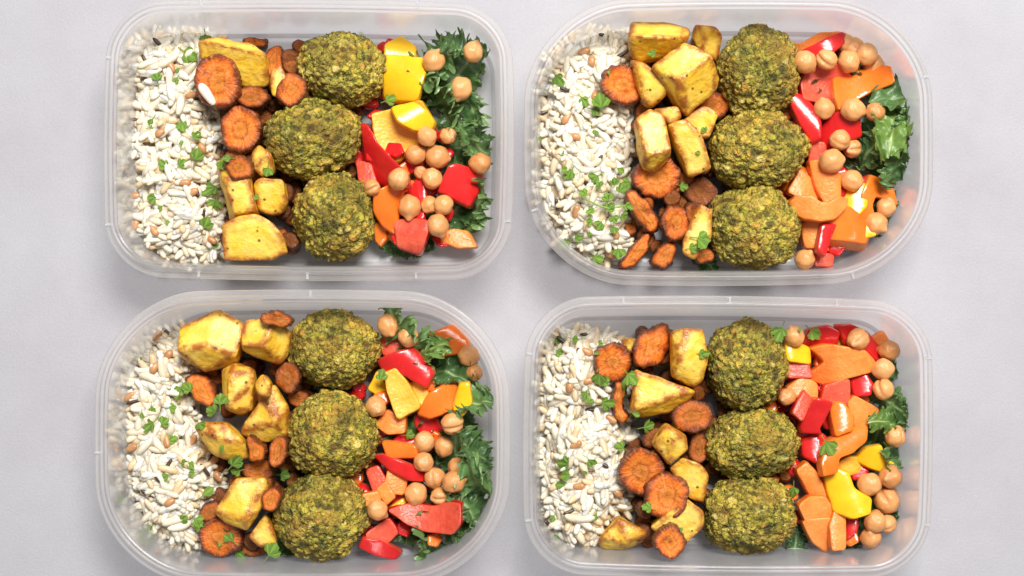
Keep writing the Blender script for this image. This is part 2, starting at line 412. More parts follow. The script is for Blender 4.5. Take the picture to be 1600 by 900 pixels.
for key, B in BOXES.items():
    ol = outline(B['h'][0] * S, B['h'][1] * S, B['r'] * S, B['b'] * S)
    root = link('food_container', None, DESC[key], 'food box', 'open plastic food boxes')
    x, y = P(*B['c'], ZR); root.location = (x, y, 0); root.rotation_euler = (0, 0, math.radians(-B['rot']))
    BOXOBJ[key] = root; B['xy'] = (x, y); B['ol'] = ol
    for nm, pr, cap, m in (('rim', RIMP, False, 'rim'), ('wall', WALLP, False, 'wall'), ('base', BASEP, True, 'base')):
        V, F = loft(ol, pr, cap); link(nm, mesh(nm, V, F, MAT[m]), parent=root)
    nn = normals(ol)
    for (tx, ty) in TICKS[key]:
        w = np.array(P(tx, ty, ZR)) - np.array((x, y)); i = np.argmin(((ol - w) ** 2).sum(1)); n = nn[i]; t = np.array((-n[1], n[0]))
        bm = bmesh.new(); bmesh.ops.create_cube(bm, size=1.0)
        for v in bm.verts:
            q = ol[i] - n * (2.0 + v.co.x * 2.6) / 1000 + t * v.co.y * 0.55 / 1000
            v.co = (q[0], q[1], (zr - 2.2 + v.co.z * 1.6 + 0.3) / 1000)
        bmesh.ops.bevel(bm, geom=list(bm.edges), offset=0.00018, segments=2, affect='EDGES')
        me = bpy.data.meshes.new('rim_mark'); bm.to_mesh(me); bm.free(); me.materials.append(MAT['tick']); link('rim_mark', me, parent=root)
def NB(k): return BOXES[k]['name']

# ------------------------------------------------------------------ falafel
FAL = [
    ('A', 533, 108, 71, 59, 12, 'olive green falafel ball beside the yellow pepper squares'),
    ('A', 488, 214, 76, 66, -10, 'olive green falafel ball between the other two'),
    ('A', 523, 338, 63, 71, 0, 'olive green falafel ball touching the orange pepper'),
    ('B', 1186, 99, 65, 73, 5, 'olive green falafel ball beside the two roasted potato cubes'),
    ('B', 1184, 234, 78, 63, 3, 'olive green falafel ball between the other two'),
    ('B', 1178, 361, 76, 67, 10, 'cracked olive green falafel ball touching a lone chickpea'),
    ('C', 523, 546, 71, 64, 5, 'olive green falafel ball beside two chickpeas on kale'),
    ('C', 519, 681, 72, 69, -10, 'olive green falafel ball between the other two'),
    ('C', 502, 813, 75, 71, -15, 'olive green falafel ball next to a red pepper strip'),
    ('D', 1167, 571, 63, 74, 0, 'olive green falafel ball touching a yellow pepper piece'),
    ('D', 1177, 694, 75, 57, -4, 'flattened olive green falafel ball between the other two'),
    ('D', 1171, 809, 75, 62, 4, 'olive green falafel ball beside an orange pepper triangle')]
def hash3(p): 
    q = math.sin(p[0] * 127.1 + p[1] * 311.7 + p[2] * 74.7) * 43758.5453; return q - math.floor(q)
PAL = [(0.36, (0.42, 0.36, 0.035)), (0.50, (0.34, 0.19, 0.035)), (0.64, (0.050, 0.070, 0.012)), (0.82, (0.62, 0.48, 0.080)), (0.92, (0.42, 0.40, 0.040)), (1.01, (0.17, 0.090, 0.022))]
def falafel(rx, ry, seed):
    bm = bmesh.new(); bmesh.ops.create_icosphere(bm, subdivisions=6, radius=1.0)
    R = (rx + ry) / 2; r = random.Random(seed); off = Vector((seed * 7.3, seed * 3.1, seed * 1.7)); rz = min(0.019, R * 1.0)
    spots = [(Vector((r.gauss(0, 1), r.gauss(0, 1), abs(r.gauss(0, 1)))).normalized(), r.uniform(0.035, 0.10), r.choice([(0.80, 0.55, 0.09), (0.74, 0.46, 0.06), (0.86, 0.70, 0.24), (0.66, 0.34, 0.06), (0.68, 0.60, 0.08)])) for _ in range(60)]
    spots += [(Vector((r.gauss(0, 1), r.gauss(0, 1), r.gauss(0.3, 1))).normalized(), r.uniform(0.04, 0.12), r.choice([(0.022, 0.035, 0.006), (0.035, 0.045, 0.010), (0.10, 0.045, 0.012)])) for _ in range(60)]
    r.shuffle(spots)
    tone = []; chunk = []
    for v in bm.verts:
        d = v.co.normalized(); q = d * (R / 0.0025) + off
        ds, ps = noise.voronoi(q * 1.0 + 0.35 * noise.noise_vector(q * 1.3)); hh = hash3(ps[0]); d1 = ds[0]
        ds2, ps2 = noise.voronoi(q * 2.6); h2 = hash3(ps2[0])
        low = noise.noise(d * 1.5 + off) * 0.11 + noise.noise(d * 3.5 + off) * 0.05
        lump = (0.55 - d1) * 0.0017 + (0.5 - ds2[0]) * 0.0011 + (hh - 0.5) * 0.0012 + (h2 - 0.5) * 0.0005 + noise.noise(q * 5) * 0.0003
        c = next(cc for t, cc in PAL if hh < t); c2 = next(cc for t, cc in PAL if h2 < t)
        cc = [a * 0.5 + b * 0.5 for a, b in zip(c, c2)]
        gap = max(0.0, (d1 - 0.42) * 2.2); g = min(1, gap)
        cc = [a * (1 - 0.55 * g) + b * 0.55 * g for a, b in zip(cc, (0.075, 0.075, 0.014))]
        cw = 0.0
        for sd, sr, sc in spots:
            a = d.angle(sd) + noise.noise(q * 1.5) * 0.035
            if a < sr:
                w = min(1, (sr - a) / (sr * 0.3)); lump = lump * (1 - w) + w * (0.0011 if sc[0] > 0.3 else -0.0003); cw = max(cw, w); cc = [x * (1 - w) + y * w for x, y in zip(cc, sc)]
        s = 1 + low
        v.co = Vector((d.x * rx * s, d.y * ry * s, d.z * rz * s)) + d * (lump - 0.0003)
        if v.co.z < -rz * 0.86: v.co.z = -rz * 0.86 + (v.co.z + rz * 0.86) * 0.2
        tone.append(cc); chunk.append(cw)
    V = np.array([v.co for v in bm.verts]); F = [[v.index for v in f.verts] for f in bm.faces]; bm.free()
    return V, F, tone, chunk
for i, (k, cx, cy, rx, ry, rot, lab) in enumerate(FAL):
    V, F, tone, chunk = falafel(rx * KS, ry * KS, i + 3)
    o = link('falafel', mesh('falafel', V, F, MAT['falafel'], attrs={'tone': tone, 'chunk': chunk}), f'{lab}, {NB(k)}', 'falafel', 'falafel balls in the food boxes')
    a = math.radians(-rot); o.rotation_euler = (0, 0, a); ca, sa = math.cos(a), math.sin(a)
    W = np.stack([V[:, 0] * ca - V[:, 1] * sa, V[:, 0] * sa + V[:, 1] * ca, V[:, 2]], 1)
    settle(o, W, cx, cy, zabs=0.0022 - W[:, 2].min(), top_at=0.55)

# ------------------------------------------------------------------ generic pieces
def chaikin(p, it, q):
    for _ in range(it):
        a = p; b = np.roll(p, -1, 0); p = np.stack([a * (1 - q) + b * q, a * q + b * (1 - q)], 1).reshape(-1, 2)
    return p
def resample(p, step):
    out = []
    for i in range(len(p)):
        a, b = p[i], p[(i + 1) % len(p)]; n = max(1, int(np.linalg.norm(b - a) / step + 0.5))
        for k in range(n): out.append(a + (b - a) * k / n)
    return np.array(out)
def slab(polypx, thick, tilt=(0, 0), bend=(0, 0), er=0.0007, rough=0.0, soft=0.16, lean=(0, 0), seed=0, dish=0.0, wobble=0.0, step=0.0013, flare=1.0):
    pp = np.array(polypx, float); cen = (pp.min(0) + pp.max(0)) / 2
    p = (pp - cen) * KS; p[:, 1] *= -1
    ar = 0.5 * np.sum(p[:, 0] * np.roll(p[:, 1], -1) - np.roll(p[:, 0], -1) * p[:, 1])
    if ar < 0: p = p[::-1]
    p = chaikin(p, 2, soft); p = resample(p, step)
    r = np.random.default_rng(seed + 11); off = r.random(3) * 60
    if wobble:
        nn = normals(p)
        p = p + nn * np.array([[noise.noise(Vector((a[0] * 210, a[1] * 210, off[0]))) * wobble] for a in p])
    nn = normals(p); rings = [p]
    gx, gy = np.meshgrid(np.arange(p[:, 0].min(), p[:, 0].max(), step), np.arange(p[:, 1].min(), p[:, 1].max(), step))
    g = np.stack([gx.ravel(), gy.ravel()], 1) + r.uniform(-0.2, 0.2, (gx.size, 2)) * step
    if len(g): g = g[inside(g, p)]
    for e in (er * 0.22, er * 0.95):
        q = p - nn * e; ok = inside(q, p); q = q[ok]
        if len(q): q = q[dist(q, p) > e * 0.85]; rings.append(q)
    if len(g): g = g[dist(g, p) > er * 1.5]; rings.append(g)
    allp = np.concatenate(rings); nb = len(p)
    vo, eo, fo, ov, oe, of = geometry.delaunay_2d_cdt([Vector(a) for a in allp], [(i, (i + 1) % nb) for i in range(nb)], [], 1, 1e-7)
    q = np.array([(v.x, v.y) for v in vo]); inv = {}
    for i, l in enumerate(ov):
        for j in l: inv[j] = i
    bd = [inv[i] for i in range(nb)]
    d = dist(q, p); dmax = d.max(); t = np.clip(1 - d / er, 0, 1); rd = er * (1 - np.sqrt(1 - t * t))
    a = math.radians(bend[1]); u = q[:, 0] * math.cos(a) + q[:, 1] * math.sin(a)
    f = tilt[0] * q[:, 0] + tilt[1] * q[:, 1] - bend[0] * u * u
    nz = np.array([noise.noise(Vector((x * 260, y * 260, off[1]))) + 0.5 * noise.noise(Vector((x * 700, y * 700, off[2]))) for x, y in q]) * rough
    top = f - rd + nz - dish * np.clip(d / dmax, 0, 1) ** 0.7
    n = len(q); V = [(*q[i], top[i]) for i in range(n)]
    lx, ly = lean[0] * KS, -lean[1] * KS
    V += [(q[i, 0] * flare + lx, q[i, 1] * flare + ly, f[i] - thick + rd[i]) for i in range(n)]
    F = [list(x) for x in fo]
    z0 = np.array([(q[a_] - q[b_])[0] * (q[c_] - q[b_])[1] - (q[a_] - q[b_])[1] * (q[c_] - q[b_])[0] for a_, b_, c_ in F[:1]])
    if z0[0] > 0: F = [x[::-1] for x in F]
    nf = len(F); F += [[i + n for i in x[::-1]] for x in F]
    fm = [0] * nf + [1] * nf; m0 = len(V); NM = 3
    for k in range(1, NM):
        w = k / NM
        for i, b in enumerate(bd):
            T, Bt = np.array(V[b]), np.array(V[b + n]); m = T * (1 - w) + Bt * w
            bul = math.sin(w * math.pi) * er * 0.35 + noise.noise(Vector((m[0] * 500, m[1] * 500, m[2] * 500 + off[0]))) * (rough * 1.2 + 0.00008)
            V.append((m[0] + nn[i, 0] * bul, m[1] + nn[i, 1] * bul, m[2]))
    rows = [bd] + [[m0 + k * nb + i for i in range(nb)] for k in range(NM - 1)] + [[b + n for b in bd]]
    for k in range(NM):
        for i in range(nb):
            j = (i + 1) % nb; F.append([rows[k][i], rows[k + 1][i], rows[k + 1][j], rows[k][j]]); fm.append(1)
    rad = np.zeros(len(V)); rad[:n] = 1 - d / dmax; rad[n:] = 1.0
    return np.array(V), F, fm, rad, cen

def hull(pts, seed, px_c=None):
    """potato block from corner points (photo x, photo y, height in mm)"""
    a = np.array(pts, float); cen = (a[:, :2].min(0) + a[:, :2].max(0)) / 2
    q = [((x - cen[0]) * KS, -(y - cen[1]) * KS, h / 1000) for x, y, h in a]
    q += [(x * 0.86, y * 0.86, 0.0) for x, y, h in q if h < 0.019] + [(x * 0.9, y * 0.9, max(0.003, h * 0.35)) for x, y, h in q]
    bm = bmesh.new(); [bm.verts.new(p) for p in q]
    bmesh.ops.convex_hull(bm, input=list(bm.verts))
    bmesh.ops.delete(bm, geom=[v for v in bm.verts if not v.link_faces], context='VERTS')
    bmesh.ops.remove_doubles(bm, verts=list(bm.verts), dist=0.0009)
    bmesh.ops.dissolve_limit(bm, angle_limit=math.radians(11), verts=list(bm.verts), edges=list(bm.edges))
    sharp = [(np.array(e.verts[0].co), np.array(e.verts[1].co)) for e in bm.edges if len(e.link_faces) == 2 and e.calc_face_angle(0) > math.radians(24)]
    bmesh.ops.bevel(bm, geom=list(bm.edges), offset=0.0011, segments=2, affect='EDGES', profile=0.5, clamp_overlap=True)
    bmesh.ops.triangulate(bm, faces=list(bm.faces))
    for it in range(5):
        es = [e for e in bm.edges if e.calc_length() > 0.0017]
        if not es: break
        bmesh.ops.subdivide_edges(bm, edges=es, cuts=1); bmesh.ops.triangulate(bm, faces=[f for f in bm.faces if len(f.verts) > 3])
    for _ in range(1): bmesh.ops.smooth_vert(bm, verts=list(bm.verts), factor=0.5, use_axis_x=True, use_axis_y=True, use_axis_z=True)
    bmesh.ops.recalc_face_normals(bm, faces=list(bm.faces)); bm.normal_update()
    V = np.array([v.co for v in bm.verts]); N = np.array([v.normal for v in bm.verts]); F = [[v.index for v in f.verts] for f in bm.faces]
    bm.free(); off = seed * 5.37
    dsp = np.array([noise.noise(Vector(v) * 130 + Vector((off, 0, 0))) * 0.0006 + noise.noise(Vector(v) * 380 + Vector((0, off, 0))) * 0.00022 for v in V])
    ed = np.full(len(V), 9.0)
    for s0, s1 in sharp:
        ab = s1 - s0; t = np.clip(((V - s0) @ ab) / max(1e-16, ab @ ab), 0, 1); ed = np.minimum(ed, np.linalg.norm(V - (s0 + t[:, None] * ab), axis=1))
    e = np.clip(1 - ed / 0.0028, 0, 1) ** 0.7
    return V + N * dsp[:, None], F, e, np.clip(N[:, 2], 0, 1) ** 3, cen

def base_height(poly, z):
    p = np.array([P(x, y, 0.02) for x, y in poly]); gi = np.arange(HM.size)
    xy = np.stack([X0 + (gi // HM.shape[1] + .5) * CELL, Y0 + (gi % HM.shape[1] + .5) * CELL], 1)
    bx = (xy[:, 0] > p[:, 0].min()) & (xy[:, 0] < p[:, 0].max()) & (xy[:, 1] > p[:, 1].min()) & (xy[:, 1] < p[:, 1].max())
    idx = gi[bx]; idx = idx[inside(xy[idx], p)]; h = HM.ravel(); h[idx] = np.maximum(h[idx], z)

# ------------------------------------------------------------------ kale
def kale_mesh(R, seed, ruff=1.0):
    """a piece of curly kale: a blade on both sides of a pale rib, its margin gathered into frills"""
    r = random.Random(seed); NU, NV = 170, 13; L = 2.1 * R; W0 = R * r.uniform(0.72, 0.95); V = []; edge = []; vein = []
    k = [r.uniform(6.0, 9.0), r.uniform(6.0, 9.0)]; ph = [r.uniform(0, 6.28) for _ in range(8)]; curve = r.uniform(-0.9, 0.9); arch = r.uniform(-0.3, 0.5); fold = r.uniform(0.15, 0.6)
    cols = [-(j / NV) for j in range(NV, 0, -1)] + [j / NV for j in range(0, NV + 1)]
    for i in range(NU + 1):
        u = i / NU; a = curve * (u - 0.5); sx = L * (u - 0.5) * math.cos(a * 0.5); sy = L * (u - 0.5) * math.sin(a * 0.5) + curve * 0.15 * R * math.cos(math.pi * (u - .5)); sz = arch * R * math.sin(math.pi * u)
        tx, ty = math.cos(a), math.sin(a); Wu = W0 * (math.sin(math.pi * (0.06 + 0.90 * u)) ** 0.6)
        for v in cols:
            w = abs(v); sd = 0 if v < 0 else 1; kk = k[sd] * 6.283; p0 = ph[sd] + 2.2 * noise.noise(Vector((u * 5, seed * 1.3, sd * 4)))
            k1 = kk * 0.38; k3 = kk * 2.6; nz = noise.noise(Vector((u * 11, v * 2, seed + 3)))
            f1 = math.sin(k1 * u + p0 + 1.1 * w); f2 = math.sin(kk * u + ph[2 + sd] + 1.4 * w + nz * 2); f3 = math.sin(k3 * u + ph[4 + sd] + nz * 3)
            tooth = 1 + w ** 3 * (0.34 * noise.noise(Vector((u * 8, seed, sd * 9))) + 0.16 * noise.noise(Vector((u * 26, seed, sd * 9))) + 0.10 * noise.noise(Vector((u * 75, seed, sd * 9))))
            lat = v * Wu * tooth * (1 - 0.25 * w * w)
            lon = R * (0.07 * w ** 2 * math.cos(kk * u + ph[2 + sd] + 1.4 * w) + 0.035 * w ** 6 * math.cos(k3 * u + ph[4 + sd]))
            z = sz + fold * w * Wu * 0.6 + R * ruff * (0.21 * w ** 1.2 * f1 + 0.19 * w ** 2.2 * f2 + 0.085 * w ** 5 * f3) + 0.18 * R * noise.noise(Vector((u * 5, v * 3, seed)))
            V.append((sx + tx * lon - ty * lat, sy + ty * lon + tx * lat, z)); edge.append(w ** 6 * 0.9)
            rib = max(0, 1 - w / 0.09) * (1 - 0.5 * u); sv = max(0, 1 - abs(((u * 7 - w * 1.3) % 1.0) - 0.5) / 0.09) * (1 - w) * 0.35
            vein.append(max(rib, sv))
    n = len(cols); F = [(i * n + j, (i + 1) * n + j, (i + 1) * n + j + 1, i * n + j + 1) for i in range(NU) for j in range(n - 1)]
    return np.array(V), F, edge, vein
KALE = [  # box, x, y, radius px, z mm, tilt x deg, tilt y deg, label
    ('A', 690, 95, 46, 21, 25, -10, 'curly kale leaf behind the yellow pepper squares'), ('A', 725, 75, 34, 25, -30, 20, 'curly kale leaf under the outermost chickpea'),
    ('A', 690, 160, 44, 19, 40, 25, 'curly kale leaf with pale stem under a chickpea'), ('A', 735, 175, 40, 20, -35, 30, 'curly kale leaf against the side wall between two chickpeas'),
    ('A', 738, 225, 36, 17, 20, -30, 'dark curly kale leaf behind a chickpea by the wall'), ('A', 735, 320, 42, 13, 30, 30, 'dark curly kale leaf behind the red pepper cube'),
    ('A', 640, 370, 42, 6, 5, 5, 'dark kale leaf flat on the floor under red pepper'),
    ('B', 1398, 168, 46, 17, 28, -18, 'curly kale leaf under the big orange pepper'), ('B', 1400, 212, 44, 23, -22, 24, 'light green curly kale leaf beside two chickpeas'),
    ('B', 1405, 262, 42, 20, 24, 20, 'curly kale leaf above the orange pepper hook'), ('B', 1418, 190, 36, 21, 26, 30, 'small frilly kale leaf pressed against the side wall'), ('B', 1420, 240, 34, 22, -28, 26, 'narrow curly kale leaf against the wall by the chickpea pair'),
    ('B', 1375, 235, 36, 17, -30, -20, 'dark curly kale leaf beside the chickpea pair'),
    ('B', 1395, 345, 30, 11, 10, -25, 'dark kale leaf tucked behind an orange hook'), ('B', 1100, 405, 24, 7, 10, 0, 'small kale leaf on the box floor beside falafel'),
    ('C', 640, 510, 44, 22, 30, 10, 'curly kale leaf under two chickpeas by falafel'), ('C', 672, 560, 40, 20, -30, -30, 'yellow-green curly kale leaf behind the red pepper'),
    ('C', 700, 575, 38, 15, 20, 20, 'dark kale leaf under the orange pepper cube'), ('C', 738, 640, 42, 21, 35, 30, 'curly kale leaf beside the yellow and orange pepper'),
    ('C', 745, 700, 40, 22, -30, 35, 'curly kale leaf by the wall beside chickpeas'), ('C', 750, 745, 42, 24, 20, 35, 'broad kale leaf fanning towards the side wall'),
    ('C', 725, 795, 42, 18, -35, 10, 'curly kale leaf below the cracked chickpeas'), ('C', 665, 845, 50, 14, 38, -5, 'frilly kale leaf under the seeded red pepper'),
    ('C', 720, 830, 34, 14, 20, 30, 'dark kale leaf beside the seeded red pepper end'), ('C', 460, 860, 26, 6, 5, 0, 'small kale leaf on the floor beneath falafel'),
    ('D', 1390, 640, 38, 20, 25, -25, 'curly kale tuft under the stacked chickpeas'), ('D', 1383, 665, 28, 20, -30, 15, 'pale kale tuft beside an orange pepper strip'),
    ('D', 1398, 710, 30, 18, 25, 30, 'dark kale tuft behind the yellow pepper'), ('D', 1335, 845, 34, 6, 6, 4, 'flat kale leaf on the floor beneath orange pepper'),
    ('D', 1408, 800, 20, 12, 10, 30, 'small dark kale bit among the chickpeas'), ('D', 1240, 840, 26, 5, 5, 0, 'dark kale bit on the floor beside falafel')]
def put_kale(row, i):
    k, cx, cy, R, z, tx, ty, lab = row
    V, F, e, ve = kale_mesh(R * KS * 1.15, i * 3 + 5, 1.0)
    M = np.array(Euler((math.radians(tx * 1.5), math.radians(ty * 1.4), rnd.uniform(0, 6.28))).to_matrix()); V = V @ M.T
    lo = V[:, 2].min()
    zz = max(z / 1000, 0.0024 - lo * 0.6); x, y = P(cx, cy, zz)
    W2 = squash_in(V[:, :2] + np.array((x, y)), k); V[:, :2] = W2 - np.array((x, y)); V[:, 2] = np.maximum(V[:, 2], 0.0024 - zz)
    o = link('kale_leaf', mesh('kale_leaf', V, F, MAT['kale_pale' if lab.startswith(('light', 'yellow', 'pale')) else 'kale'], attrs={'edge': e, 'vein': ve}), f'{lab}, {NB(k)}', 'kale leaf', 'curly kale leaves in the food boxes')
    o.location = (x, y, zz)
    c = np.unique(cells(V[:, 0] * 0.75 + x, V[:, 1] * 0.75 + y)); h = HM.ravel(); h[c] = np.maximum(h[c], zz + 0.0025)

# ------------------------------------------------------------------ vegetables
# potatoes: corner points (photo x, photo y, height mm)
POT = [
    ('A', [(313, 64, 19), (336, 56, 17), (388, 66, 17), (418, 83, 17), (312, 68, 25), (380, 81, 26), (417, 90, 23), (419, 130, 13), (405, 135, 12), (375, 133, 13), (313, 92, 20)], 'large yellow potato block behind the ringed carrot slice'),
    ('A', [(392, 238, 12), (405, 225, 14), (425, 240, 17), (429, 272, 12), (410, 278, 12), (395, 265, 14)], 'small yellow potato chunk beside the middle falafel'),
    ('A', [(335, 252, 15), (350, 246, 17), (390, 262, 19), (352, 280, 24), (394, 282, 24), (404, 330, 22), (370, 337, 21), (356, 349, 10), (347, 310, 13), (402, 340, 10)], 'pale potato block topped by a herbed carrot bit'),
    ('A', [(397, 288, 17), (410, 278, 19), (445, 282, 19), (450, 315, 16), (440, 334, 12), (425, 338, 11), (403, 330, 14)], 'browned round potato chunk between pale block and falafel'),
    ('A', [(349, 353, 19), (375, 340, 20), (400, 335, 20), (425, 345, 20), (445, 370, 19), (450, 396, 15), (420, 406, 13), (385, 409, 13), (349, 406, 13)], 'half-round yellow potato slice at the long wall'),
    ('A', [(422, 112, 7), (440, 100, 8), (452, 125, 8), (446, 160, 7), (425, 150, 7)], 'potato sliver half hidden behind carrots'),
    ('B', [(980, 50, 20), (985, 26, 18), (1045, 28, 18), (1060, 38, 20), (983, 56, 27), (1050, 60, 27), (1078, 37, 17), (1077, 55, 19), (1068, 72, 14), (1040, 84, 12), (1000, 88, 12), (984, 78, 14)], 'browned potato block against the long wall by rice'),
    ('B', [(1018, 105, 22), (1068, 68, 24), (1110, 91, 27), (1054, 133, 28), (1060, 130, 29), (1125, 118, 17), (1122, 140, 15), (1076, 179, 14), (1066, 170, 15), (1045, 140, 18)], 'large potato cube with one browned edge beside falafel'),
    ('B', [(985, 88, 14), (1005, 95, 18), (1048, 133, 20), (1042, 150, 15), (1020, 166, 12), (1005, 155, 14), (1000, 120, 17)], 'potato wedge behind the pale carrot slice'),
    ('B', [(1078, 62, 15), (1085, 38, 17), (1100, 50, 21), (1115, 42, 18), (1130, 56, 17), (1122, 96, 12), (1095, 86, 15)], 'dark browned potato chunk wedged behind a falafel'),
    ('B', [(1065, 188, 14), (1100, 165, 16), (1122, 180, 16), (1108, 216, 13), (1088, 216, 13)], 'peppery potato chunk low beside the middle falafel'),
    ('B', [(1020, 172, 15), (1058, 168, 16), (1066, 185, 15), (1046, 197, 14)], 'thin curved potato sliver behind the upright block'),
    ('B', [(990, 188, 25), (1014, 170, 24), (1036, 180, 25), (1046, 240, 29), (1008, 246, 29), (1049, 248, 19), (1022, 269, 17), (1003, 262, 18)], 'upright potato block standing on a carrot slice'),
    ('B', [(1041, 196, 23), (1070, 188, 24), (1096, 215, 24), (1112, 264, 18), (1078, 278, 15), (1064, 255, 18)], 'browned potato slab leaning on the middle falafel'),
    ('B', [(1066, 376, 14), (1092, 318, 17), (1112, 330, 17), (1112, 372, 14), (1086, 406, 11), (1066, 396, 12)], 'potato chunk under a bright parsley leaf'),
    ('C', [(282, 512, 22), (342, 482, 23), (386, 507, 23), (280, 546, 27), (328, 541, 29), (374, 556, 28), (372, 569, 18), (316, 583, 16), (300, 571, 18), (278, 554, 20)], 'largest yellow potato block at the rice edge'),
    ('C', [(383, 500, 20), (405, 496, 21), (436, 501, 24), (414, 541, 27), (379, 541, 24), (454, 520, 16), (447, 556, 14), (435, 570, 13), (400, 560, 16), (377, 549, 18)], 'potato cube touching the carrot by the long wall'),
    ('C', [(343, 576, 14), (365, 564, 18), (398, 575, 22), (401, 596, 22), (396, 641, 17), (375, 651, 15), (348, 641, 12), (362, 585, 24), (360, 636, 23)], 'squared potato block between the two larger blocks'),
    ('C', [(373, 673, 16), (412, 618, 22), (430, 599, 21), (452, 636, 19), (448, 686, 13), (415, 695, 13), (376, 682, 14), (435, 660, 23)], 'diamond-shaped potato chunk beside the middle falafel'),
    ('C', [(303, 668, 18), (315, 658, 19), (355, 658, 20), (386, 690, 20), (391, 716, 14), (355, 722, 13), (330, 711, 14), (350, 685, 24)], 'browned potato wedge over the brown rice kernels'),
    ('C', [(398, 598, 11), (412, 583, 13), (425, 600, 13), (422, 622, 11), (402, 618, 11)], 'small dark browned potato bit in the gap'),
    ('C', [(333, 801, 21), (370, 746, 24), (418, 744, 24), (422, 760, 22), (414, 787, 24), (386, 831, 20), (350, 817, 19), (388, 812, 27)], 'pale potato block lying across a carrot slice'),
    ('C', [(388, 838, 12), (418, 800, 15), (431, 830, 14), (433, 851, 11), (405, 857, 11)], 'browned potato chunk with a seed beside falafel'),
    ('D', [(970, 532, 14), (985, 526, 16), (998, 530, 16), (992, 556, 14), (974, 550, 14)], 'yellow potato corner peeking behind a carrot slice'),
    ('D', [(983, 641, 19), (990, 577, 24), (1030, 588, 25), (1087, 611, 22), (1076, 628, 18), (1045, 647, 15), (1000, 655, 14), (1078, 612, 25), (990, 640, 24)], 'triangular pale potato wedge with browned tip'),
    ('D', [(1048, 517, 18), (1070, 513, 21), (1097, 514, 20), (1106, 560, 18), (1100, 596, 14), (1086, 606, 13), (1050, 591, 15), (1060, 560, 23)], 'rough golden potato slab touching a falafel'),
    ('D', [(1018, 692, 15), (1040, 659, 18), (1071, 680, 18), (1076, 702, 15), (1045, 729, 14), (1048, 680, 21)], 'faceted potato chunk behind the ringed carrot slice'),
    ('D', [(1045, 731, 15), (1065, 713, 18), (1095, 725, 19), (1107, 741, 17), (1101, 786, 13), (1078, 782, 13)], 'smooth yellow potato round beside the lower falafel'),
    ('D', [(1015, 822, 18), (1072, 775, 21), (1097, 797, 19), (1101, 822, 16), (1075, 851, 13), (1040, 847, 14)], 'ragged pale potato chunk under a small carrot'),
    ('D', [(932, 850, 12), (937, 838, 18), (965, 804, 21), (1014, 831, 18), (1008, 848, 12), (975, 863, 11), (938, 863, 10), (975, 845, 21)], 'potato wedge at the wall touching the rice')]
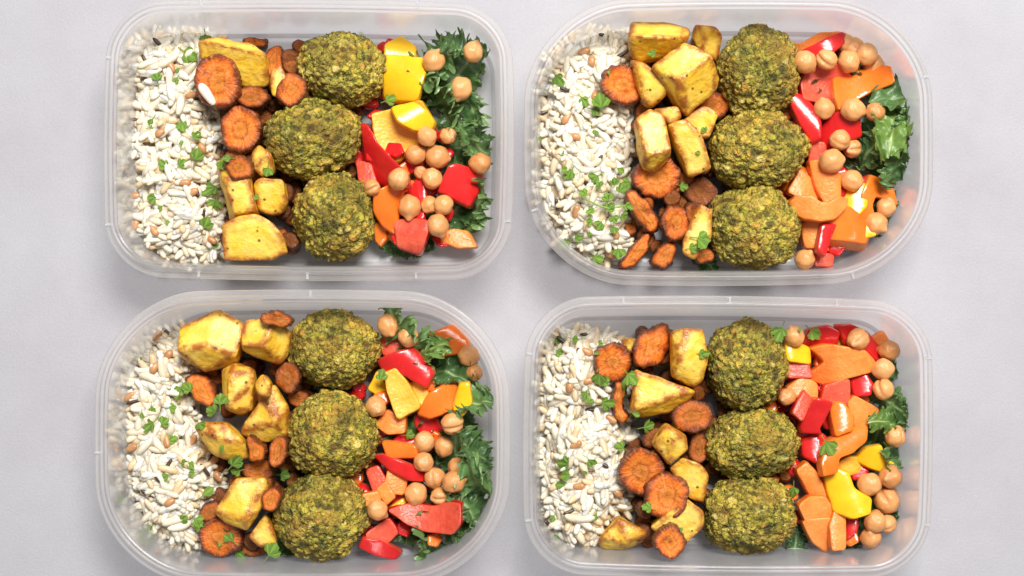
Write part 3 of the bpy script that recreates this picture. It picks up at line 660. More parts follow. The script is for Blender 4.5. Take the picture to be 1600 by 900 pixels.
# carrots: centre, radii, rot | polygon ; thickness mm, tilt, dark (charring, also gap shade put into colour)
def ell(cx, cy, rx, ry, rot=0, n=16):
    a = math.radians(rot); return [(cx + rx * math.cos(t) * math.cos(a) - ry * math.sin(t) * math.sin(a), cy + rx * math.cos(t) * math.sin(a) + ry * math.sin(t) * math.cos(a)) for t in [2 * math.pi * i / n for i in range(n)]]
CAR = [
    ('A', ell(398, 67, 18, 9), 9, (0, 0), 0.1, 'small carrot piece behind the large potato block', 0),
    ('A', ell(455, 140, 25, 26), 10, (0.1, -0.1), 0.1, 'carrot chunk tucked between two falafels', 0),
    ('A', ell(395, 152, 24, 17), 9, (0, -0.2), 0.45, 'dark carrot chunk between the two carrot rounds', 0),
    ('A', ell(428, 96, 16, 26, 10), 9, (0.3, 0), 0.1, 'carrot slice standing behind the large potato block', 0),
    ('A', ell(340, 128, 36, 41), 8, (-0.15, 0.25), 0.0, 'ringed carrot slice with a rice grain on it', 1),
    ('A', ell(376, 202, 33, 36), 8, (0.05, 0.15), 0.0, 'bright carrot slice beside the middle falafel', 1),
    ('A', ell(374, 262, 21, 18), 6, (0, 0.2), 0.25, 'small herbed carrot bit on a potato block', 2),
    ('B', ell(1115, 165, 26, 22), 8, (0, 0), 0.35, 'carrot bit low between two falafels', 0),
    ('B', ell(1092, 300, 27, 23, 20), 13, (0.1, 0), 0.85, 'added carrot chunk coloured as gap shade beside two falafels', 0),  # this and the next chunk: added, dark tone paints the gap's shade
    ('B', ell(1085, 335, 20, 16, 60), 10, (0, 0), 0.7, 'small carrot chunk coloured as gap shade by crinkled carrot slice', 0),
    ('B', ell(976, 126, 36, 32, 10), 9, (-0.1, 0.2), 0.0, 'pale orange carrot slice resting on rice', 1),
    ('B', ell(1027, 277, 39, 33, 0), 8, (-0.1, 0.1), 0.0, 'broad carrot slice under the upright potato block', -1),
    ('B', ell(985, 350, 13, 20), 8, (0, 0), 0.3, 'small carrot stub behind two carrot sticks', 0),
    ('B', [(975, 302), (990, 296), (1012, 316), (1031, 348), (1027, 361), (1010, 362), (990, 335)], 10, (0.1, 0.1), 0.05, 'knobbly carrot stick beside the parsley sprig', 1),
    ('B', ell(1059, 346, 25, 28), 9, (-0.2, 0.15), 0.25, 'crinkled charred carrot slice beside the cracked falafel', 1),
    ('B', [(967, 415), (983, 392), (1003, 363), (1017, 366), (1012, 393), (992, 418), (975, 423)], 10, (0, 0), 0.05, 'wrinkled carrot stick at the long wall', 1),
    ('B', [(1017, 402), (1038, 375), (1057, 381), (1051, 410), (1036, 422), (1019, 416)], 11, (0, 0), 0.25, 'short wrinkled carrot stub near the long wall', 1),
    ('B', ell(1100, 400, 16, 12), 7, (0, 0), 0.3, 'tiny carrot bit beside the cracked falafel', 0),
    ('C', ell(432, 499, 25, 12, 5), 10, (0, 0.3), 0.35, 'dark carrot slice behind the potato cube', 1),
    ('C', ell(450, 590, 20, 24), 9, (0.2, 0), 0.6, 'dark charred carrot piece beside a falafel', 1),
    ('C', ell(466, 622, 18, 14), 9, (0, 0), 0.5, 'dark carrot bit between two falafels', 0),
    ('C', [(288, 592), (304, 581), (328, 588), (341, 618), (332, 640), (306, 626)], 9, (0, 0), 0.05, 'smooth carrot wedge at the rice edge', 1),
    ('C', [(384, 678), (405, 688), (418, 700), (410, 722), (392, 720)], 10, (0, 0), 0.1, 'carrot wedge behind the browned potato wedge', 1),
    ('C', ell(435, 707, 15, 24, 10), 10, (0.2, 0), 0.3, 'standing carrot slice touching the middle falafel', 1),
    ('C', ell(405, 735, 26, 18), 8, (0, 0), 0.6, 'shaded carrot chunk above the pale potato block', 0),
    ('C', ell(424, 780, 15, 19, 15), 10, (0.3, 0), 0.1, 'carrot round peeking behind the pale potato block', 1),
    ('C', ell(344, 840, 34, 32), 10, (-0.1, 0.2), 0.0, 'large carrot slice under the pale potato block', -1),
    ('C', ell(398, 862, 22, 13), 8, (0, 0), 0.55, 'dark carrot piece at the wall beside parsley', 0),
    ('D', ell(957, 566, 30, 31), 9, (-0.2, 0.1), 0.05, 'roasted carrot slice edging the rice', 1),
    ('D', [(988, 548), (1000, 521), (1026, 511), (1036, 502), (1047, 508), (1048, 545), (1040, 562), (1012, 576), (990, 569)], 12, (-0.3, 0.1), 0.05, 'curled carrot slice leaning on the golden potato slab', 1),
    ('D', [(960, 600), (967, 594), (976, 600), (978, 615), (974, 638), (985, 652), (976, 664), (961, 657), (958, 628)], 9, (0, 0), 0.05, 'thin bent carrot stick beside the potato triangle', 1),
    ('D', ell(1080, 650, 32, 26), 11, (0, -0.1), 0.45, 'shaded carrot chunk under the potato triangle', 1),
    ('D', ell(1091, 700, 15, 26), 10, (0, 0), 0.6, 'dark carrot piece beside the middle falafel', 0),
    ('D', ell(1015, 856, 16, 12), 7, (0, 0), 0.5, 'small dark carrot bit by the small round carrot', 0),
    ('D', ell(1041, 775, 33, 37, 30), 8, (0.15, 0.1), 0.0, 'oval carrot slice overlapped by the ringed slice', 1),
    ('D', ell(1003, 737, 36, 37), 9, (-0.2, 0.25), 0.05, 'ringed carrot slice with dark curled rim', 1),
    ('D', ell(1047, 848, 25, 26), 12, (0, 0.1), 0.0, 'small round carrot end on the ragged potato', 1)]
# peppers: colour, polygon, thickness mm, tilt, bend(curvature, axis deg), lean px, flesh up?, layer, label
PEP = [
    ('A', 'orange', [(582, 345), (600, 352), (602, 370), (592, 382), (583, 372)], 6, (0, 0), (0, 0), (0, 0), 0, 0, 'small shaded orange pepper bit by falafel'),
    ('A', 'red', [(555, 250), (580, 255), (590, 290), (562, 285)], 6, (0, 0), (0, 0), (0, 0), 1, 0, 'shaded red pepper bit in the falafel gap'),
    ('A', 'yellow', [(603, 70), (626, 55), (647, 71), (651, 94), (603, 92)], 5, (0, -0.5), (10, 90), (0, 0), 0, 1, 'upper yellow pepper flap by falafel'),
    ('A', 'yellow', [(603, 88), (640, 90), (662, 93), (665, 112), (652, 157), (600, 152)], 6, (0.05, 0.25), (14, 60), (0, 0), 0, 2, 'large yellow pepper square beside falafel'),
    ('A', 'yellow', [(582, 178), (613, 172), (655, 162), (674, 190), (660, 215), (622, 247), (603, 245), (588, 215)], 6, (0, 0.1), (-12, 40), (0, 0), 1, 1, 'large yellow pepper square with inner side up'),
    ('A', 'yellow', [(614, 168), (655, 158), (677, 188), (672, 200), (648, 204), (622, 190)], 5, (0, 0.1), (16, 120), (0, 0), 0, 2, 'bright yellow pepper flap on the larger square'),
    ('A', 'red', [(566, 196), (577, 200), (592, 226), (614, 250), (636, 272), (640, 288), (612, 292), (585, 280), (570, 250)], 6, (0.5, 0.1), (10, 45), (0, 0), 0, 1, 'glossy red pepper strip beside the middle falafel'),
    ('A', 'red', [(634, 302), (655, 275), (663, 283), (666, 312), (662, 342), (640, 342)], 6, (0.3, 0), (0, 0), (0, 0), 0, 1, 'red pepper sliver between chickpeas'),
    ('A', 'orange', [(585, 305), (610, 292), (629, 298), (624, 332), (618, 350), (619, 366), (597, 352), (585, 332)], 8, (-0.15, 0.1), (22, 20), (0, 0), 0, 2, 'orange pepper curve between falafel and chickpea'),
    ('A', 'red', [(616, 346), (640, 342), (667, 346), (668, 365), (656, 396), (621, 385), (620, 366)], 9, (0, 0.35), (20, 90), (0, 0), 1, 1, 'red pepper block with cut side facing the wall'),
    ('A', 'red', [(702, 264), (712, 259), (753, 270), (746, 300), (733, 322), (702, 306), (686, 300)], 9, (-0.1, -0.1), (16, 20), (0, 0), 0, 2, 'red pepper cube beside the chickpea by the wall'),
    ('A', 'orange', [(678, 373), (706, 358), (732, 362), (744, 386), (715, 387), (692, 379)], 6, (0, 0), (8, 30), (0, 0), 1, 1, 'flat orange pepper piece at the corner'),
    ('B', 'red', [(1262, 222), (1288, 225), (1290, 262), (1264, 258)], 8, (0, 0), (0, 0), (0, 0), 1, 0, 'deep shaded red pepper under chickpeas'),
    ('B', 'red', [(1275, 392), (1303, 398), (1300, 416), (1272, 416)], 6, (0, 0), (0, 0), (0, 0), 1, 0, 'low red pepper bit beside the lone chickpea'),
    ('B', 'orange', [(1232, 42), (1262, 47), (1284, 34), (1320, 31), (1324, 50), (1300, 59), (1270, 73), (1245, 66)], 7, (0, 0.2), (10, 0), (0, 0), 1, 1, 'long orange pepper strip behind the chickpeas'),
    ('B', 'red', [(1255, 78), (1290, 62), (1316, 50), (1329, 60), (1305, 78), (1290, 92), (1265, 90)], 6, (0, 0.1), (12, 20), (0, 0), 0, 2, 'red pepper strip behind three chickpeas'),
    ('B', 'orange', [(1320, 68), (1345, 58), (1366, 74), (1345, 92), (1322, 86)], 6, (0, 0), (0, 0), (0, 0), 0, 1, 'small orange pepper piece among chickpeas'),
    ('B', 'orange', [(1333, 102), (1360, 90), (1412, 86), (1418, 113), (1385, 125), (1358, 140), (1338, 152), (1333, 130)], 7, (0, -0.1), (-8, 20), (0, 0), 0, 2, 'largest orange pepper slab under chickpeas'),
    ('B', 'red', [(1252, 132), (1262, 108), (1312, 104), (1335, 130), (1322, 155), (1302, 166), (1280, 160), (1256, 156)], 7, (0, 0), (-20, 60), (0, 0), 1, 1, 'hollow red pepper piece with inner side up'),
    ('B', 'red', [(1230, 150), (1250, 149), (1268, 164), (1281, 190), (1280, 215), (1264, 222), (1248, 192)], 7, (0.3, 0.2), (20, 40), (0, 0), 0, 2, 'curved red pepper strip beside the middle falafel'),
    ('B', 'red', [(1284, 197), (1310, 174), (1340, 188), (1345, 213), (1312, 222), (1288, 236)], 7, (0, 0.1), (14, 0), (0, 0), 0, 1, 'red pepper square under the chickpea pair'),
    ('B', 'orange', [(1230, 300), (1250, 264), (1272, 282), (1278, 312), (1255, 312)], 6, (0, 0), (8, 0), (0, 0), 1, 1, 'orange pepper piece beside the two lower falafels'),
    ('B', 'orange', [(1265, 254), (1280, 252), (1312, 274), (1313, 312), (1290, 320), (1275, 292)], 7, (0.1, 0), (16, 0), (0, 0), 1, 2, 'orange pepper strip running under a chickpea'),
    ('B', 'yellow', [(1318, 302), (1345, 288), (1358, 290), (1353, 322), (1340, 337), (1320, 328)], 6, (0, 0), (8, 0), (0, 0), 0, 1, 'dark yellow pepper piece under the chickpea'),
    ('B', 'red', [(1300, 340), (1320, 328), (1347, 344), (1346, 354), (1320, 352)], 6, (0, 0), (0, 0), (0, 0), 0, 1, 'narrow red pepper piece behind the large orange block'),
    ('B', 'yellow', [(1338, 354), (1362, 349), (1367, 368), (1350, 372)], 6, (0, 0), (0, 0), (0, 0), 0, 0, 'tiny yellow pepper corner behind the orange block'),
    ('B', 'orange', [(1237, 316), (1250, 307), (1266, 308), (1280, 317), (1292, 318), (1306, 308), (1323, 311), (1320, 326), (1302, 341), (1283, 345), (1257, 341), (1241, 331)], 7, (0, 0.1), (6, 0), (0, 0), 1, 3, 'U-shaped orange pepper slice'),
    ('B', 'orange', [(1352, 345), (1354, 310), (1370, 279), (1390, 284), (1406, 291), (1411, 325), (1395, 316), (1378, 312), (1373, 325), (1378, 346), (1360, 351)], 7, (0, 0), (6, 45), (0, 0), 0, 2, 'orange pepper hook curling round a chickpea'),
    ('B', 'orange', [(1252, 352), (1265, 343), (1286, 348), (1281, 388), (1258, 386)], 7, (0, 0), (12, 0), (0, 0), 1, 1, 'upright orange pepper piece touching the cracked falafel'),
    ('B', 'red', [(1283, 352), (1307, 352), (1295, 378), (1288, 400), (1276, 390)], 7, (0, 0), (0, 0), (0, 0), 0, 1, 'narrow red pepper between two orange pieces'),
    ('B', 'orange', [(1288, 394), (1300, 368), (1318, 348), (1346, 355), (1373, 374), (1379, 394), (1370, 408), (1345, 405), (1305, 401)], 10, (0, 0.1), (10, 20), (2, 9), 0, 2, 'largest smooth orange pepper block near the corner'),
    ('C', 'red', [(594, 530), (612, 520), (630, 545), (600, 556)], 7, (0, 0), (0, 0), (0, 0), 1, 0, 'dark red pepper bit under two chickpeas'),
    ('C', 'orange', [(565, 775), (590, 770), (596, 800), (572, 806)], 6, (0, 0), (0, 0), (0, 0), 1, 0, 'shaded orange pepper behind the round chickpea'),
    ('C', 'red', [(572, 735), (592, 728), (606, 752), (584, 768)], 6, (0, 0), (0, 0), (0, 0), 1, 0, 'shaded red pepper bit in the gap between two falafels'),
    ('C', 'red', [(592, 566), (606, 557), (645, 544), (676, 580), (664, 605), (632, 585), (606, 588)], 8, (0, 0.1), (14, 45), (0, 0), 0, 2, 'broad folded red pepper piece'),
    ('C', 'yellow', [(576, 607), (590, 580), (606, 585), (612, 622), (592, 618)], 6, (0, 0), (8, 0), (0, 0), 0, 1, 'yellow pepper piece with parsley beside falafel'),
    ('C', 'orange', [(628, 590), (640, 584), (650, 600), (640, 610)], 5, (0, 0), (0, 0), (0, 0), 0, 1, 'tiny orange pepper corner behind yellow strips'),
    ('C', 'yellow', [(637, 600), (655, 594), (670, 615), (660, 634), (646, 622)], 6, (0.1, 0), (8, 0), (0, 0), 1, 1, 'small yellow pepper strip touching orange pepper'),
    ('C', 'yellow', [(602, 585), (620, 578), (638, 600), (657, 635), (622, 653), (608, 616)], 7, (0.1, 0.1), (-10, 30), (0, 0), 1, 3, 'long yellow pepper strip lying on top'),
    ('C', 'yellow', [(718, 600), (733, 600), (737, 630), (722, 649), (708, 640)], 6, (0, 0), (14, 0), (0, 0), 0, 1, 'yellow pepper edge behind the orange curve'),
    ('C', 'orange', [(654, 646), (672, 615), (692, 603), (724, 602), (725, 616), (712, 637), (674, 653)], 7, (0, 0), (14, 30), (0, 0), 0, 2, 'curved orange pepper piece above a split chickpea'),
    ('C', 'orange', [(675, 517), (712, 501), (735, 525), (738, 541), (690, 551)], 8, (0, 0.1), (22, 60), (0, 0), 0, 1, 'orange pepper cube resting on kale'),
    ('C', 'orange', [(585, 662), (605, 641), (633, 650), (632, 676), (604, 677)], 7, (0, 0), (8, 0), (0, 0), 1, 1, 'orange pepper block beside the middle falafel'),
    ('C', 'red', [(650, 648), (681, 650), (692, 672), (662, 680), (650, 666)], 6, (0, 0), (8, 0), (0, 0), 0, 1, 'dark red pepper piece under the orange curve'),
    ('C', 'orange', [(598, 690), (648, 695), (652, 714), (606, 716)], 7, (0, 0.1), (20, 90), (0, 0), 0, 1, 'rectangular orange pepper stick'),
    ('C', 'red', [(586, 714), (600, 711), (632, 722), (661, 736), (661, 752), (640, 750), (610, 735)], 6, (0, 0.1), (8, 0), (0, 0), 0, 3, 'slim glossy red pepper strip'),
    ('C', 'orange', [(607, 733), (637, 745), (631, 772), (600, 768)], 7, (0, 0), (0, 0), (0, 0), 1, 2, 'square orange pepper piece under the red strip'),
    ('C', 'orange', [(587, 766), (604, 752), (618, 776), (604, 788)], 6, (0, 0), (0, 0), (0, 0), 1, 1, 'orange pepper corner beside the round chickpea'),
    ('C', 'yellow', [(606, 794), (630, 779), (642, 796), (632, 812), (614, 802)], 5, (0, 0), (0, 0), (0, 0), 0, 1, 'yellow pepper tip under the seeded red pepper'),
    ('C', 'red', [(573, 832), (608, 808), (622, 832), (602, 852), (576, 844)], 6, (0, 0), (-10, 0), (0, 0), 1, 1, 'shaded wet red pepper beneath the round chickpea'),
    ('C', 'red', [(609, 799), (640, 790), (675, 794), (700, 786), (716, 787), (716, 815), (704, 832), (662, 831), (636, 820)], 8, (0, -0.1), (-12, 0), (0, 0), 1, 2, 'large seeded red pepper piece lying on kale'),
    ('C', 'red', [(562, 856), (570, 842), (598, 846), (624, 866), (616, 876), (586, 869)], 9, (0, 0.2), (8, 0), (0, 0), 0, 2, 'red pepper strip at the wall by falafel'),
    ('D', 'red', [(1225, 560), (1262, 566), (1268, 590), (1230, 590)], 6, (0, 0), (0, 0), (0, 0), 1, 0, 'dark red pepper under the yellow piece'),
    ('D', 'orange', [(1362, 528), (1378, 517), (1388, 532), (1376, 545)], 6, (0, 0), (0, 0), (0, 0), 1, 0, 'orange pepper corner behind chickpeas'),
    ('D', 'yellow', [(1226, 528), (1266, 544), (1266, 568), (1229, 563)], 6, (0, 0), (10, 0), (0, 0), 0, 1, 'yellow pepper piece touching the falafel'),
    ('D', 'red', [(1255, 542), (1264, 515), (1292, 509), (1309, 519), (1305, 538), (1260, 544)], 8, (0, 0.2), (14, 90), (0, 0), 0, 1, 'red pepper block under parsley at the long wall'),
    ('D', 'yellow', [(1306, 527), (1316, 516), (1320, 538), (1308, 540)], 6, (0, 0), (0, 0), (0, 0), 0, 0, 'yellow pepper sliver between red pieces'),
    ('D', 'red', [(1308, 510), (1330, 509), (1355, 520), (1380, 546), (1372, 564), (1345, 548), (1322, 540)], 7, (0, 0.1), (10, 30), (0, 0), 0, 1, 'long red pepper piece under a chickpea'),
    ('D', 'red', [(1328, 588), (1350, 582), (1363, 600), (1358, 616), (1335, 619)], 7, (0, 0), (12, 0), (0, 0), 0, 1, 'red pepper piece beside the stacked chickpeas'),
    ('D', 'red', [(1288, 602), (1325, 592), (1327, 630), (1310, 637), (1283, 627)], 7, (0, 0), (-10, 0), (0, 0), 1, 1, 'ribbed red pepper under the broad orange piece'),
    ('D', 'orange', [(1228, 606), (1255, 588), (1276, 600), (1276, 622), (1250, 626)], 7, (0, 0), (8, 0), (0, 0), 1, 1, 'shaded orange pepper beside small chickpea'),
    ('D', 'orange', [(1268, 546), (1290, 540), (1345, 548), (1363, 565), (1362, 580), (1322, 590), (1300, 605), (1264, 588), (1290, 566)], 8, (0, 0.15), (8, 20), (0, 0), 1, 2, 'broad orange pepper piece lying on top'),
    ('D', 'red', [(1236, 643), (1256, 610), (1270, 624), (1252, 657)], 7, (0, 0), (8, 0), (0, 0), 1, 1, 'slanted red pepper piece beside small chickpea'),
    ('D', 'red', [(1252, 664), (1270, 624), (1299, 630), (1280, 668), (1284, 676), (1255, 675)], 9, (0, 0.1), (8, 0), (0, 0), 0, 2, 'glossy red pepper cube between orange strips'),
    ('D', 'orange', [(1298, 641), (1303, 628), (1320, 632), (1332, 650), (1331, 671), (1304, 681)], 8, (0, 0), (14, 0), (0, 0), 0, 2, 'rounded orange pepper cube beside the red cube'),
    ('D', 'orange', [(1324, 630), (1334, 619), (1376, 641), (1356, 665), (1336, 671)], 7, (0, 0), (8, 0), (0, 0), 1, 2, 'flat orange pepper piece beside pale kale tuft'),
    ('D', 'red', [(1252, 686), (1276, 677), (1286, 700), (1276, 723), (1255, 711)], 7, (0, 0), (16, 0), (0, 0), 0, 1, 'red pepper piece beside the middle falafel'),
    ('D', 'yellow', [(1308, 726), (1325, 714), (1341, 715), (1349, 738), (1322, 746)], 6, (0, 0), (8, 0), (0, 0), 1, 1, 'small yellow pepper piece under the orange arc'),
    ('D', 'orange', [(1283, 722), (1290, 696), (1320, 675), (1356, 667), (1353, 690), (1332, 707), (1311, 715), (1308, 736), (1286, 740)], 8, (0, 0), (12, 120), (0, 0), 0, 3, 'long arched orange pepper slice'),
    ('D', 'yellow', [(1337, 720), (1355, 700), (1374, 696), (1382, 715), (1399, 725), (1380, 738), (1360, 731)], 6, (0, 0), (8, 0), (0, 0), 0, 2, 'three-pointed yellow pepper piece beside dark kale tuft'),
    ('D', 'orange', [(1280, 730), (1295, 740), (1302, 770), (1290, 776), (1282, 752)], 7, (0, 0), (0, 0), (0, 0), 0, 1, 'narrow orange pepper between orange and yellow'),
    ('D', 'orange', [(1243, 736), (1260, 722), (1276, 740), (1291, 778), (1270, 780)], 7, (0, 0), (12, 60), (0, 0), 1, 2, 'orange pepper strip beside the lower falafel'),
    ('D', 'red', [(1322, 804), (1341, 806), (1337, 830), (1321, 842)], 7, (0, 0), (8, 0), (0, 0), 0, 0, 'red pepper bit below the yellow curve'),
    ('D', 'orange', [(1246, 790), (1265, 776), (1290, 778), (1304, 800), (1290, 820), (1262, 818)], 7, (0, 0), (-12, 0), (0, 0), 1, 1, 'hollow orange pepper piece above the triangle'),
    ('D', 'yellow', [(1291, 747), (1310, 735), (1326, 740), (1334, 764), (1359, 778), (1356, 800), (1330, 807), (1305, 798), (1297, 772)], 7, (0, 0.1), (10, 20), (0, 0), 0, 3, 'broad curled yellow pepper beside chickpeas'),
    ('D', 'orange', [(1252, 822), (1296, 817), (1296, 848), (1306, 858), (1290, 871), (1270, 856)], 8, (0, 0.1), (-8, 0), (0, 0), 1, 1, 'orange pepper triangle pointing at the long wall'),
    ('D', 'orange', [(1296, 822), (1303, 800), (1322, 805), (1320, 856), (1298, 857)], 8, (0, 0), (8, 0), (0, 0), 1, 2, 'upright orange pepper strip beside the triangle')]
PEA = [  # box, x, y, rx, ry, label
    ('A', 678, 95, 17, 20, 'on kale beside the large yellow pepper square'), ('A', 739, 81, 17, 17, 'on kale farthest from the falafel'), ('A', 720, 138, 20, 18, 'on kale with nothing touching it'),
    ('A', 700, 212, 15, 14, 'half under a kale frill'), ('A', 667, 213, 17, 15, 'on the edge of the yellow pepper'), ('A', 649, 241, 17, 17, 'on yellow pepper beside a larger chickpea'),
    ('A', 657, 270, 11, 11, 'hidden beneath the clustered ones'), ('A', 683, 245, 20, 20, 'largest in the cluster'), ('A', 750, 255, 17, 18, 'between wall and red pepper cube'), ('A', 675, 279, 16, 18, 'beside the red pepper cube'),
    ('A', 581, 293, 13, 14, 'shaded, between falafel and red strip'), ('A', 623, 280, 18, 17, 'on the tip of the red pepper strip'), ('A', 671, 320, 14, 15, 'small, behind a joined pair'),
    ('A', 640, 323, 19, 19, 'on orange pepper curve'), ('A', 693, 320, 17, 16, 'touching yellow-green kale frill'), ('A', 684, 352, 18, 19, 'above the flat orange pepper piece'),
    ('B', 1330, 45, 14, 16, 'on end of the long orange strip'), ('B', 1355, 47, 18, 19, 'beside the wall above a wrinkled chickpea'), ('B', 1258, 97, 18, 19, 'split, touching the falafel'), ('B', 1292, 93, 16, 18, 'middle of three in a row'),
    ('B', 1327, 96, 18, 18, 'end of three in a row'), ('B', 1358, 80, 20, 16, 'wrinkled, on the orange pepper'), ('B', 1395, 79, 17, 17, 'on corner of the largest orange slab'),
    ('B', 1288, 170, 18, 17, 'on hollow red pepper'), ('B', 1333, 171, 20, 18, 'double-lobed, by kale'), ('B', 1368, 175, 16, 16, 'on kale below the orange slab'),
    ('B', 1333, 232, 14, 17, 'smaller of a touching pair'), ('B', 1313, 219, 18, 16, 'larger of a touching pair'), ('B', 1300, 251, 22, 18, 'pointed, on top of orange strip'), ('B', 1331, 282, 18, 18, 'heart-shaped, above yellow pepper'),
    ('B', 1385, 324, 17, 16, 'inside the orange pepper hook'), ('B', 1389, 364, 20, 18, 'pointed, against the corner wall'), ('B', 1258, 405, 15, 18, 'alone at the cracked falafel'),
    ('C', 606, 508, 19, 18, 'larger of two touching falafel'), ('C', 638, 526, 17, 17, 'smaller of two by the kale'), ('C', 741, 582, 15, 13, 'lower of two against the wall'), ('C', 732, 556, 17, 17, 'upper of two against the wall'),
    ('C', 587, 635, 17, 18, 'touching falafel beside yellow strip'), ('C', 707, 662, 19, 18, 'split, below the orange curve'), ('C', 663, 690, 17, 18, 'at the end of orange stick'), ('C', 693, 698, 16, 17, 'beside kale in the middle'),
    ('C', 662, 722, 17, 16, 'at the end of the red strip'), ('C', 687, 776, 17, 13, 'partly covered by three others'), ('C', 679, 747, 18, 17, 'pale, in the cluster centre'), ('C', 714, 730, 17, 15, 'cracked, against kale'),
    ('C', 709, 753, 19, 18, 'cleft, touching the cracked one'), ('C', 650, 772, 18, 20, 'pointed, above the seeded red pepper'), ('C', 590, 797, 16, 18, 'round, beside falafel alone'),
    ('D', 1241, 525, 17, 17, 'under parsley beside the falafel'), ('D', 1341, 530, 20, 17, 'oval, on long red pepper'), ('D', 1396, 545, 17, 18, 'against the wall above two stacked'), ('D', 1381, 608, 19, 16, 'lower of two stacked'),
    ('D', 1380, 577, 17, 18, 'lobed, upper of two stacked'), ('D', 1230, 620, 14, 15, 'small, between falafel and red pepper'), ('D', 1405, 682, 17, 17, 'on kale tuft by the wall'), ('D', 1397, 745, 20, 19, 'at the tip of yellow pepper'),
    ('D', 1408, 772, 12, 13, 'half hidden at the wall'), ('D', 1360, 757, 20, 18, 'pointed, on the yellow curl'), ('D', 1386, 782, 23, 19, 'largest, beside the yellow curl'), ('D', 1393, 823, 15, 16, 'small, by dark kale bit'),
    ('D', 1368, 815, 18, 18, 'cleft, below the largest'), ('D', 1363, 845, 18, 18, 'lowest, with notched top')]

# layers below the visible pieces
base_height([(560, 50), (770, 50), (770, 400), (560, 400)], 0.010); base_height([(1230, 30), (1440, 30), (1440, 420), (1230, 420)], 0.010)
base_height([(560, 490), (775, 490), (775, 880), (560, 880)], 0.010); base_height([(1225, 500), (1415, 500), (1415, 870), (1225, 870)], 0.010)
BED = dict(A=(605, 745, 75, 375), B=(1265, 1415, 75, 390), C=(605, 740, 515, 850), D=(1255, 1395, 535, 840))
for k, (x0, x1, y0, y1) in BED.items():
    for j in range(6):
        cx = x0 + (x1 - x0) * (0.25 if j % 2 else 0.75); cy = y0 + (y1 - y0) * (j // 2 + 0.5) / 3
        put_kale((k, cx, cy, 48, 7, rnd.uniform(-8, 8), rnd.uniform(-8, 8), 'dark kale leaf deep under the pepper pieces'), 60 + j + 7 * ord(k))
for i, row in enumerate(KALE): put_kale(row, i)
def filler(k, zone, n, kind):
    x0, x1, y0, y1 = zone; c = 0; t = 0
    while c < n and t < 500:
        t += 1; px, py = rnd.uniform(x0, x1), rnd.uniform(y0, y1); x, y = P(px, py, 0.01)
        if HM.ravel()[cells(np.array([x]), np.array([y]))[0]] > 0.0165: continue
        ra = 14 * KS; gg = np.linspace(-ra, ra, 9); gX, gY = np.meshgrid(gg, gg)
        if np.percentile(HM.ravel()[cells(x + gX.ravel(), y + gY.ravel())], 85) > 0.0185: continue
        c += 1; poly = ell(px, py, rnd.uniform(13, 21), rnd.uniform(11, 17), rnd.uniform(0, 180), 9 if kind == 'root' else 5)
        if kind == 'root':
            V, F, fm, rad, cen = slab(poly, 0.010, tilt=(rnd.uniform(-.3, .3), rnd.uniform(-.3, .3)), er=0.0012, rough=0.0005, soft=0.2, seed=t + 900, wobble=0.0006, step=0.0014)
            o = link('carrot_slice', mesh('carrot_slice', V, F, MAT['carrot'], attrs={'rad': rad, 'dark': np.full(len(V), rnd.choice((0.6, 0.85, 1.0)))}), f'added carrot bit coloured dark as gap shade between larger pieces, {NB(k)}', 'carrot', f'deep carrot bits coloured as gap shade, {NB(k)}')  # added filler; its near-black tone paints the shade in the gaps
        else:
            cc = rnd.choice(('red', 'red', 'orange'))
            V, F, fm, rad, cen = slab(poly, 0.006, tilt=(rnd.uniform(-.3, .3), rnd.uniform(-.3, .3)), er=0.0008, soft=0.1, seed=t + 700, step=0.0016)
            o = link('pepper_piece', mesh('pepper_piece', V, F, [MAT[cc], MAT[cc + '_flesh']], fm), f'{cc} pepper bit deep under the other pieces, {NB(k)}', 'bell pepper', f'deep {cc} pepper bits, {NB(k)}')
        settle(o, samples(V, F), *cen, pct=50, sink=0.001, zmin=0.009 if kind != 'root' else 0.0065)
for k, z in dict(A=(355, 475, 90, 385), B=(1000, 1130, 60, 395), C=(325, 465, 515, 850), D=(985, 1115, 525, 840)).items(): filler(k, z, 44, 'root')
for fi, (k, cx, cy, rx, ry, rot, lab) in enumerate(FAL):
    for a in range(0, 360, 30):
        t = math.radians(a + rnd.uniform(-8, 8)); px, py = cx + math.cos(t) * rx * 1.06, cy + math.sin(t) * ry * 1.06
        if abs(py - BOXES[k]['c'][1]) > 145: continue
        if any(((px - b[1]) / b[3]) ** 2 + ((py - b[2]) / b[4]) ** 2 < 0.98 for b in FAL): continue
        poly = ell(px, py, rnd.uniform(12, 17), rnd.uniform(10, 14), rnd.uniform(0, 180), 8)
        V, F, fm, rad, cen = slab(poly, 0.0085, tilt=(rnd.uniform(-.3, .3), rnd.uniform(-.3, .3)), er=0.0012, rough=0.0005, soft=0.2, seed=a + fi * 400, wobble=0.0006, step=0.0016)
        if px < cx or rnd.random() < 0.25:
            o = link('carrot_slice', mesh('carrot_slice', V, F, MAT['carrot'], attrs={'rad': rad, 'dark': np.full(len(V), rnd.choice((0.7, 0.9, 1.0)))}), f'added carrot bit coloured as shade against a falafel foot, {NB(k)}', 'carrot', f'carrot bits beside falafel, {NB(k)}')  # added bit, darkened so its colour reads as shade under the ball
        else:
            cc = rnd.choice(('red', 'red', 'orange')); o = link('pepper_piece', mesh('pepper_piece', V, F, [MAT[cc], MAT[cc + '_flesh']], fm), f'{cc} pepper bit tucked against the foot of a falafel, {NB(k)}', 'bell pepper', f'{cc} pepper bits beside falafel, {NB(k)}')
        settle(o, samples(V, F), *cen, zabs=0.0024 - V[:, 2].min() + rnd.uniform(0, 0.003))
for k, (x0, x1, y0, y1) in BED.items(): filler(k, (x0 - 48, x1 - 45, y0, y1), 26, 'pep')
